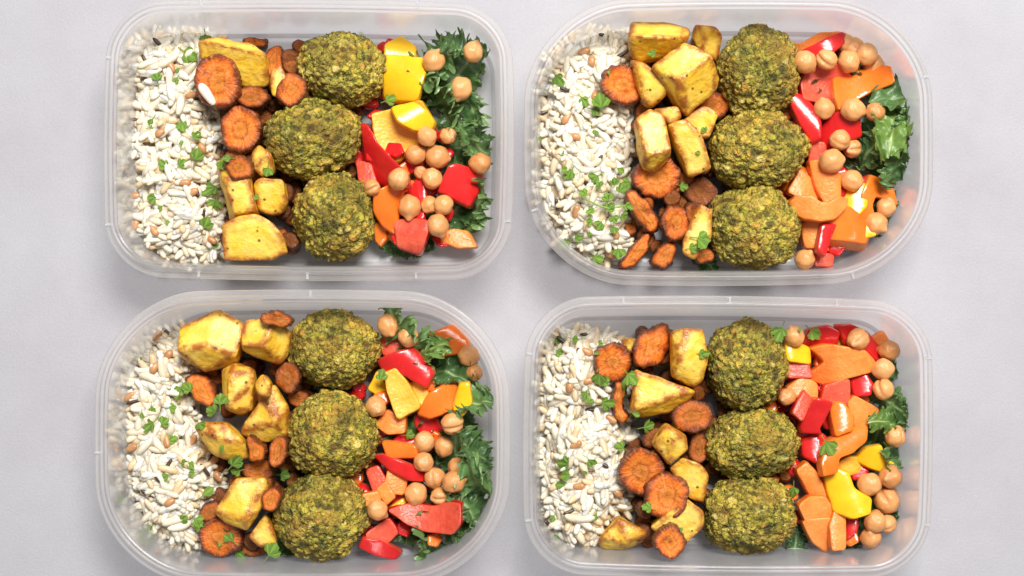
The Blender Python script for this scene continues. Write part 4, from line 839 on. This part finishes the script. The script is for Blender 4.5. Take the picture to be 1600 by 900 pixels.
for i, (k, pts, lab) in enumerate(POT):
    V, F, e, pale, cen = hull(pts, i + 1)
    o = link('potato_chunk', mesh('potato_chunk', V, F, MAT['potato'], attrs={'edge': e, 'pale': pale}), f'{lab}, {NB(k)}', 'potato', 'roasted potato chunks in the food boxes')
    o['_'] = 0; del o['_']
    if lab.startswith(('upright', 'pale potato block lying')):
        o['late'] = 1; o['px'] = list(map(float, cen)); continue
    settle(o, samples(V, F), *cen, pct=80, sink=0.001, zmin=0.003)
def put_carrot(i):
    k, poly, th, tilt, dark, lab, lay = CAR[i]
    rnd_n = len(poly) > 12
    V, F, fm, rad, cen = slab(poly, th / 1000, tilt=(tilt[0] + 0.2 * math.sin(i * 1.7), tilt[1] + 0.2 * math.cos(i * 2.9)), er=0.0011, rough=0.0011, soft=0.2, seed=i, dish=0.0010 if rnd_n else -0.0012, wobble=0.0012, step=0.0011)
    o = link('carrot_slice', mesh('carrot_slice', V, F, MAT['carrot'], attrs={'rad': rad, 'dark': np.full(len(V), dark)}), f'{lab}, {NB(k)}', 'carrot', 'roasted carrot slices in the food boxes')
    z0 = 0.014 if lay != 0 else 0.008
    settle(o, samples(V, F), *cen, pct=78 if lay else 40, sink=0.0015, zmin=z0 if lay != -1 else 0.010)
for lay in (-1, 0):
    for i in range(len(CAR)):
        if CAR[i][6] == lay: put_carrot(i)
for o in [o for o in col.objects if 'late' in o]:
    px = list(o['px']); del o['late']; del o['px']
    V = [v.co[:] for v in o.data.vertices]; settle(o, samples(V, [list(p.vertices) for p in o.data.polygons]), *px, pct=75, sink=0.006)
for lay in range(0, 4):
    for i, (k, c, poly, th, tilt, bend, lean, flesh, ly, lab) in enumerate(PEP):
        if ly != lay: continue
        pa = np.array(poly, float); pm = (pa.min(0) + pa.max(0)) / 2; poly = pm + (pa - pm) * 1.09
        bend = (bend[0] * 1.7 + (14 if bend[0] >= 0 else -6), bend[1]); th *= 1.12
        V, F, fm, rad, cen = slab(poly, th / 1000, tilt=(tilt[0] + 0.25 * math.sin(i * 2.3), tilt[1] + 0.22 * math.cos(i * 3.1)), bend=bend, flare=1.07, er=0.0006 if not flesh else 0.0005, rough=0.00005 if not flesh else 0.00012, soft=0.10, lean=lean, seed=i + 200, wobble=0.0003)
        m = [MAT[c + '_flesh'], MAT[c]] if flesh else [MAT[c], MAT[c + '_flesh']]
        o = link('pepper_piece', mesh('pepper_piece', V, F, m, fm), f'{lab}, {NB(k)}', 'bell pepper', 'cut bell pepper pieces in the food boxes')
        settle(o, samples(V, F), *cen, pct=70, sink=0.002, zmin=0.012 + 0.004 * ly)

# ------------------------------------------------------------------ rice
RICE = dict(
    A=[(192, 62), (240, 45), (300, 44), (345, 60), (345, 150), (338, 240), (345, 300), (352, 345), (348, 402), (290, 410), (220, 402), (192, 350), (184, 230), (186, 120)],
    B=[(860, 80), (905, 45), (985, 42), (1000, 100), (1000, 190), (985, 250), (990, 300), (985, 350), (985, 412), (920, 412), (870, 370), (842, 300), (835, 210), (842, 140)],
    C=[(200, 560), (240, 520), (290, 515), (320, 560), (300, 650), (330, 700), (345, 745), (330, 800), (320, 850), (290, 872), (240, 845), (200, 800), (180, 740), (172, 670), (180, 610)],
    D=[(852, 545), (880, 520), (950, 518), (985, 540), (985, 640), (990, 700), (1000, 760), (985, 800), (960, 810), (930, 862), (870, 850), (852, 800), (845, 700), (846, 600)])
def grain(L, R, seed, ns=8, nr=8):
    r = random.Random(seed); V = []; F = []; bend = r.uniform(-0.2, 0.2); sq = r.uniform(0.8, 1.0)
    V.append((-L, 0, 0))
    for i in range(nr):
        t = -1 + 2 * (i + 0.5) / nr; rr = R * (1 - abs(t) ** 3.6) ** 0.55 * (1 + 0.10 * math.sin(3 * t + seed)); x = L * t
        for k in range(ns):
            a = 2 * math.pi * k / ns; V.append((x, rr * math.cos(a), rr * sq * math.sin(a) + bend * L * (1 - t * t)))
    V.append((L, 0, 0)); n = len(V) - 1
    F += [(0, 1 + (k + 1) % ns, 1 + k) for k in range(ns)] + [(n, n - ns + k, n - ns + (k + 1) % ns) for k in range(ns)]
    for i in range(nr - 1):
        a = 1 + i * ns; F += [(a + k, a + (k + 1) % ns, a + ns + (k + 1) % ns, a + ns + k) for k in range(ns)]
    return np.array(V), F
TINT = [(0.80, 0.72, 0.58), (0.78, 0.69, 0.54), (0.75, 0.63, 0.46), (0.83, 0.77, 0.65), (0.70, 0.51, 0.31), (0.81, 0.74, 0.61), (0.78, 0.68, 0.52), (0.74, 0.61, 0.44)]
GR = [grain(random.Random(i).uniform(0.0042, 0.0062), random.Random(i + 50).uniform(0.00145, 0.00178), i) for i in range(8)]
GRM = [mesh('rice_grain', V, F, MAT['rice'], attrs={'tint': np.tile(TINT[i], (len(V), 1))}) for i, (V, F) in enumerate(GR)]
RH = {}
for bi, (k, poly) in enumerate(RICE.items()):
    pw = np.array([P(x, y, 0.016) for x, y in poly]); lo, hi = pw.min(0), pw.max(0)
    off = bi * 9.1
    def hgt(q, d, off=off):
        n = np.array([noise.noise(Vector((x * 75 + off, y * 75, 0))) * 0.0055 + noise.noise(Vector((x * 190 + off, y * 190, 4))) * 0.0015 for x, y in q])
        return 0.0035 + 0.0165 * np.clip(d / 0.014, 0, 1) ** 0.6 + n * np.clip(d / 0.008, 0.2, 1)
    # body of the mound, tinted brown to paint the warm shade between grains
    st = 0.0022
    gx, gy = np.meshgrid(np.arange(lo[0], hi[0], st), np.arange(lo[1], hi[1], st)); g = np.stack([gx.ravel(), gy.ravel()], 1)
    g = g[inside(g, pw)]; rp = resample(pw, 0.0025); g = g[dist(g, pw) > 0.001]; allp = np.concatenate([rp, g]); nb = len(rp)
    vo, eo, fo, ov, oe, of = geometry.delaunay_2d_cdt([Vector(a) for a in allp], [(i, (i + 1) % nb) for i in range(nb)], [], 1, 1e-7)
    q = np.array([(v.x, v.y) for v in vo]); d = dist(q, pw); hz = hgt(q, d) - 0.0030; hz[d < 1e-6] = 0.0022; hz = np.maximum(hz, 0.0022)
    VV = [np.concatenate([q, hz[:, None]], 1)]; FF = [list(f) if True else f for f in fo]; TT = [np.tile((0.60, 0.44, 0.26), (len(q), 1))]; nv = len(q)
    # grains
    ng = 1000; placed = []
    pts = nrg.uniform(lo, hi, (ng * 3, 2)); pts = pts[inside(pts, pw)][:ng]; dd = dist(pts, pw); hh = hgt(pts, dd)
    for j, ((x, y), hz1) in enumerate(zip(pts, hh)):
        lay = j / len(pts); gi = nrg.integers(0, 8)
        z = hz1 - 0.0022 + 0.0032 * lay + nrg.uniform(-0.0006, 0.0009)
        e = Euler((nrg.uniform(0, 6.28), nrg.normal(0, 0.27), 9 * noise.noise(Vector((x * 55, y * 55, off))) + nrg.normal(0, 0.45))); placed.append((x, y, max(z, 0.0042), e, gi, z - hz1))
    # open cover: keep clear of pieces already standing there
    hmf = HM.ravel(); keep = []
    for pl in placed:
        c = cells(np.array([pl[0]]), np.array([pl[1]]))[0]
        if hmf[c] < 0.016 or hmf[c] < pl[2] + 0.0005: keep.append(pl)
    keep.sort(key=lambda t: t[5]); single = []; rest = []
    used = []
    for pl in reversed(keep):
        if len(single) < 74 and all((pl[0] - u[0]) ** 2 + (pl[1] - u[1]) ** 2 > 0.0034 ** 2 for u in used): single.append(pl); used.append(pl)
        else: rest.append(pl)
    for x, y, z, e, gi, _ in rest:
        V, F = GR[gi]; M = np.array(e.to_matrix()); W = V @ M.T + np.array((x, y, z)); t = np.array(TINT[int(nrg.integers(0, 8))])
        VV.append(W); FF += [[a + nv for a in f] for f in F]; nv += len(V); TT.append(np.tile(t, (len(V), 1)))
    link('rice_mound', mesh('rice_mound', np.concatenate(VV), FF, MAT['rice'], attrs={'tint': np.concatenate(TT)}), f'heap of cooked white rice, {NB(k)}', 'rice', kind='stuff')
    for x, y, z, e, gi, _ in single:
        o = link('rice_grain', GRM[gi], f'single white rice grain on top of the rice heap, {NB(k)}', 'rice grain', f'loose rice grains, {NB(k)}')
        o.location = (x, y, z); o.rotation_euler = e
    for x, y, z, e, gi, _ in keep:
        V, F = GR[gi]; W = V @ np.array(e.to_matrix()).T + np.array((x, y, z)); np.maximum.at(hmf, cells(W[:, 0], W[:, 1]), W[:, 2] - 0.0004)
    RH[k] = (pw, hgt)
    c = cells(q[:, 0], q[:, 1]); np.maximum.at(hmf, c, hz + 0.0036)
    for dx in (-1, 0, 1):
        for dy in (-1, 0, 1):
            c = cells(q[:, 0] + dx * CELL, q[:, 1] + dy * CELL); np.maximum.at(hmf, c, hz + 0.0036)

# carrots that lie over the rice edge or on other pieces
for lay in (1, 2):
    for i in range(len(CAR)):
        if CAR[i][6] == lay: put_carrot(i)

# ------------------------------------------------------------------ chickpeas
def chickpea(seed):
    bm = bmesh.new(); bmesh.ops.create_icosphere(bm, subdivisions=4, radius=1.0); r = random.Random(seed)
    beak = Vector((1, 0, 0.1)).normalized(); cre = []; bk = []
    depth = r.choice([0.0, 0.04, 0.10, 0.02, 0.22, 0.0]); bl = r.uniform(0.06, 0.30)
    for v in bm.verts:
        d = v.co.normalized(); a = d.angle(beak)
        g = math.exp(-(d.y / 0.16) ** 2) * max(0, d.x * 0.6 + d.z * 0.75 + 0.2)
        b = math.exp(-(a / 0.26) ** 2)
        s = 1 - depth * g + bl * b + 0.10 * noise.noise(d * 1.6 + Vector((seed * 3, 0, 0))) + 0.03 * noise.noise(d * 3.6 + Vector((seed, 5, 0))) + 0.012 * noise.noise(d * 6 + Vector((0, seed, 0)))
        v.co = Vector((d.x * 1.03, d.y * 0.97, d.z * 0.95)) * s; cre.append(min(1, g * depth * 4)); bk.append(math.exp(-(a / 0.13) ** 2) * 0.7)
    V = np.array([v.co for v in bm.verts]); F = [[v.index for v in f.verts] for f in bm.faces]; bm.free()
    return V, F, cre, bk
CPM = []
for i in range(16):
    V, F, cre, bk = chickpea(i); CPM.append((V, F, mesh('chickpea', V, F, MAT['chickpea'], attrs={'crease': cre, 'beak': bk})))
for i, (k, cx, cy, rx, ry, lab) in enumerate(PEA):
    V, F, me = CPM[(i * 7) % 16]; o = link('chickpea', me, f'chickpea {lab}, {NB(k)}', 'chickpea', 'chickpeas in the food boxes')
    e = Euler((rnd.uniform(-0.7, 0.7), rnd.uniform(-0.9, 0.5), rnd.uniform(0, 6.28)))
    o.rotation_euler = e; sc = (rx + ry) / 2 * KS * 0.97; o.scale = (sc, sc, sc)
    W = (V * sc) @ np.array(e.to_matrix()).T
    settle(o, W, cx, cy, pct=88, sink=0.0015, zmin=0.018 if rx > 13 else 0.012, top_at=0.55)

# ------------------------------------------------------------------ parsley
def leaflet(seed, n=3):
    """a small lobed leaf: lobes fan out from the stalk, slightly cupped"""
    r = random.Random(seed); V = []; F = []; ed = []; ve = []
    for l in range(n):
        a0 = (l - (n - 1) / 2) * r.uniform(0.65, 0.85); L = r.uniform(0.7, 1.0) * (1.0 if l == n // 2 else 0.82); Wd = L * r.uniform(0.62, 0.85)
        prof = [(0.0, 0.05), (0.25, 0.35), (0.45, 0.8), (0.62, 1.0), (0.70, 0.72), (0.80, 0.86), (0.88, 0.48), (1.0, 0.10)]
        cu = r.uniform(-0.5, 0.3); tw = r.uniform(-0.5, 0.5); st = len(V)
        for t, w in prof:
            for s in (-1, -0.5, 0, 0.5, 1):
                x = t * L; y = s * w * Wd * 0.5 * (1 + 0.2 * r.uniform(-1, 1)); z = cu * L * t * t * 0.6 + abs(s) * w * 0.10 * L + tw * y * t
                V.append((x * math.cos(a0) - y * math.sin(a0), x * math.sin(a0) + y * math.cos(a0), z)); ed.append(abs(s) ** 2 * 0.6 + 0.4 * t * t); ve.append(0.6 if s == 0 else 0)
        for i in range(len(prof) - 1):
            for j in range(4): a = st + i * 5 + j; F.append((a, a + 5, a + 6, a + 1))
    st = len(V)
    for i in range(4):
        for a in range(4): V.append((-0.45 * i / 3, 0.035 * math.cos(a * 1.57), 0.035 * math.sin(a * 1.57) - 0.03 * i)); ed.append(0.5); ve.append(0.4)
    for i in range(3):
        for a in range(4): F.append((st + i * 4 + a, st + i * 4 + (a + 1) % 4, st + i * 4 + 4 + (a + 1) % 4, st + i * 4 + 4 + a))
    return np.array(V), F, ed, ve
LFM = []
for i in range(9):
    V, F, e, v = leaflet(i, 3 if i % 3 else (2 if i % 2 else 1)); LFM.append((V, F, mesh('parsley_flake', V, F, MAT['parsley'], attrs={'edge': e, 'vein': v})))
PAR = dict(
    A=[(288, 80, 24, 1), (322, 55, 18, 2), (247, 126, 19, 4), (282, 106, 12, 0), (277, 120, 14, 3), (283, 190, 17, 1), (197, 181, 10, 0), (199, 196, 9, 5), (233, 200, 10, 0), (240, 184, 14, 6), (301, 214, 15, 1), (262, 262, 20, 4), (280, 260, 16, 2), (243, 308, 16, 7), (254, 322, 11, 3), (258, 344, 12, 6), (335, 290, 26, 1), (338, 312, 22, 5), (318, 356, 20, 2), (332, 388, 14, 0), (346, 252, 14, 1), (362, 248, 15, 4), (419, 262, 16, 7), (405, 310, 12, 3), (305, 250, 20, 2), (603, 158, 18, 1), (283, 230, 12, 0), (565, 50, 8, 5)],
    B=[(868, 118, 20, 1), (908, 152, 18, 4), (940, 168, 24, 2), (925, 172, 16, 7), (893, 265, 22, 5), (838, 212, 12, 1), (935, 275, 20, 8), (963, 262, 16, 0), (888, 378, 18, 1), (898, 373, 15, 4), (927, 402, 18, 2), (965, 388, 20, 7), (1090, 372, 26, 5), (1078, 388, 16, 1), (1025, 84, 14, 4), (1062, 290, 14, 1), (985, 285, 16, 2), (1085, 238, 10, 0), (930, 212, 12, 3), (880, 243, 9, 0), (952, 118, 9, 0), (1103, 206, 10, 2)],
    C=[(283, 605, 24, 4), (297, 611, 18, 1), (345, 632, 22, 5), (338, 645, 18, 2), (240, 660, 22, 1), (252, 664, 18, 7), (262, 690, 18, 4), (221, 643, 12, 0), (237, 634, 14, 3), (219, 557, 7, 0), (265, 637, 14, 5), (283, 724, 12, 2), (296, 722, 12, 1), (305, 738, 14, 4), (264, 742, 16, 3), (315, 776, 24, 6), (197, 784, 22, 3), (225, 825, 28, 1), (235, 832, 20, 4), (282, 814, 14, 2), (303, 812, 20, 7), (314, 823, 14, 5), (365, 846, 22, 3), (342, 855, 10, 0), (385, 872, 24, 5), (420, 868, 24, 2), (362, 728, 22, 1), (378, 734, 18, 4), (438, 742, 18, 7), (594, 594, 18, 1), (310, 660, 15, 2), (350, 702, 10, 5), (634, 680, 16, 7)],
    D=[(869, 527, 14, 1), (894, 529, 14, 4), (870, 548, 13, 5), (936, 584, 20, 2), (940, 592, 16, 7), (980, 584, 22, 1), (938, 553, 10, 0), (935, 540, 12, 3), (916, 612, 14, 4), (940, 630, 22, 1), (920, 630, 12, 5), (975, 612, 18, 6), (1092, 553, 18, 4), (987, 645, 14, 0), (1005, 668, 20, 2), (978, 704, 16, 1), (890, 725, 24, 7), (918, 718, 20, 3), (890, 742, 16, 2), (885, 757, 18, 6), (910, 735, 10, 0), (866, 805, 12, 3), (872, 838, 12, 5), (932, 800, 15, 6), (1018, 795, 16, 1), (1063, 832, 9, 0), (1290, 690, 26, 2), (1243, 762, 20, 4), (978, 866, 12, 3), (1222, 512, 24, 1), (1268, 515, 24, 5), (1250, 520, 9, 0)])
def rest_flake(o, me_v, size, px, py):
    e = Euler((rnd.uniform(-0.4, 0.4), rnd.uniform(-0.35, 0.35), rnd.uniform(0, 6.28))); o.rotation_euler = e; sc = size * 1.05 * KS; o.scale = (sc,) * 3
    W = (me_v * sc) @ np.array(e.to_matrix()).T; settle(o, W, px, py, pct=90, sink=0.0, write=False)
    o.location.z += 0.0006
for k, rows in PAR.items():
    for (px, py, size, vi) in rows:
        V, F, me = LFM[vi]; onrice = inside(np.array([[px, py]], float), np.array(RICE[k], float))[0]
        o = link('parsley_flake', me, f'small green parsley flake scattered on {"the rice" if onrice else "the vegetables"}, {NB(k)}', 'parsley', f'parsley flakes on {"rice" if onrice else "vegetables"}, {NB(k)}')
        rest_flake(o, V, size, px, py)
# the sprig lying on the rice of one box
sx, sy = P(945, 325, 0.024)
sp = link('parsley_sprig', None, 'leafy parsley sprig lying on rice beside the knobbly carrot stick', 'parsley'); sp.location = (sx, sy, 0.0245)
def stem_mesh(pts, R):
    V = []; F = []
    for i, p in enumerate(pts):
        for a in range(6): V.append((p[0], p[1] + R * math.cos(a * 1.047), p[2] + R * math.sin(a * 1.047)))
    for i in range(len(pts) - 1):
        for a in range(6): F.append((i * 6 + a, i * 6 + (a + 1) % 6, i * 6 + 6 + (a + 1) % 6, i * 6 + 6 + a))
    return mesh('stem', V, F, MAT['parsley'], attrs={'edge': np.full(len(V), .8), 'vein': np.full(len(V), .5)})
link('stem', stem_mesh([(x * KS, y * KS, z) for x, y, z in ((-30, 14, 0), (-12, 4, .001), (8, -2, .0015), (34, 4, .001))], 0.00042), parent=sp)
for (dx, dy, s, rot, vi) in [(-28, -20, 24, 200, 1), (-18, 2, 24, 150, 4), (-5, 22, 26, 120, 2), (10, 14, 26, 60, 7), (5, -10, 30, 250, 5), (22, -24, 28, 290, 1), (30, -4, 28, 20, 4), (-8, -30, 24, 240, 8), (14, -34, 24, 270, 2), (-20, 20, 22, 170, 7), (26, 10, 24, 30, 5), (2, 2, 28, 330, 1), (-24, 38, 18, 100, 4), (14, 30, 20, 80, 2)]:
    V, F, me = LFM[vi]; o = link('leaf', me, parent=sp); o.location = (dx * KS, -dy * KS, 0.001 + rnd.uniform(0, 0.0022)); o.rotation_euler = (rnd.uniform(-.5, .5), rnd.uniform(-.5, .2), math.radians(-rot)); o.scale = (s * 0.62 * KS,) * 3

# ------------------------------------------------------------------ brown kernels and wild rice
def kernel_mesh(L, R, m, nm, seed):
    V, F = grain(L, R, seed, 10, 10); V = V.copy()
    for v in V:
        v[2] *= 0.85; v[1] *= 1 - 0.12 * math.exp(-(v[1] / (R * 0.3)) ** 2)
    return V, mesh(nm, V, F, MAT[m])
KN = [kernel_mesh(0.0030, 0.0016, 'kernel', 'brown_kernel', i) for i in range(4)]; WD = [kernel_mesh(0.0036 - 0.0003 * i, 0.0009, 'wild', 'wild_rice_grain', i + 9) for i in range(4)]
KER = dict(A=[(267, 104), (210, 306), (315, 230), (240, 360), (288, 285), (212, 350), (250, 207), (298, 148), (330, 375), (300, 300)],
           B=[(902, 214), (913, 80), (930, 150), (955, 398), (962, 365), (885, 185), (925, 95), (900, 330)],
           C=[(333, 720), (202, 620), (240, 575), (260, 690), (340, 745), (250, 858), (262, 555), (300, 688), (245, 525), (205, 700), (265, 785)],
           D=[(920, 595), (900, 695), (890, 605), (905, 760), (918, 550), (955, 655), (965, 770), (880, 740)])
WIL = dict(A=[(248, 68), (210, 187), (195, 268), (308, 300), (317, 337), (227, 95), (265, 220), (226, 120)],
           B=[(935, 252), (915, 280), (945, 55), (890, 70), (972, 85), (852, 175), (870, 320), (883, 140)],
           C=[(209, 628), (205, 780), (245, 747), (263, 725), (230, 772), (188, 662), (193, 700), (260, 518), (320, 735)],
           D=[(879, 533), (925, 640), (858, 820), (905, 552), (918, 523), (890, 800), (975, 690), (945, 727)])
for tab, src, nm, what, cat in ((KER, KN, 'brown_kernel', 'plump brown grain kernel among the rice', 'grain'), (WIL, WD, 'wild_rice_grain', 'thin black wild rice grain among the rice', 'wild rice')):
    for k, rows in tab.items():
        for j, (px, py) in enumerate(rows):
            V, me = src[j % 4]; o = link(nm, me, f'{what}, {NB(k)}', cat, f'{cat}, {NB(k)}')
            e = Euler((0, rnd.uniform(-.2, .2), rnd.uniform(0, 6.28))); o.rotation_euler = e
            settle(o, V @ np.array(e.to_matrix()).T, px, py, pct=75, sink=0.0006, write=False)
# a loose grain of rice on the ringed carrot slice
V, F = GR[3]; o = link('rice_grain', GRM[3], f'rice grain lying on the ringed carrot slice, {NB("A")}', 'rice grain'); e = Euler((0, 0.1, math.radians(-55))); o.rotation_euler = e; o.scale = (1.25, 1.3, 1.3)
settle(o, (V * 1.25) @ np.array(e.to_matrix()).T, 323, 147, pct=80, sink=0.0, write=False)
print('TALL', sorted(LOG, key=lambda t: -t[1])[:14], 'tris', sum(len(m.polygons) for m in bpy.data.meshes))
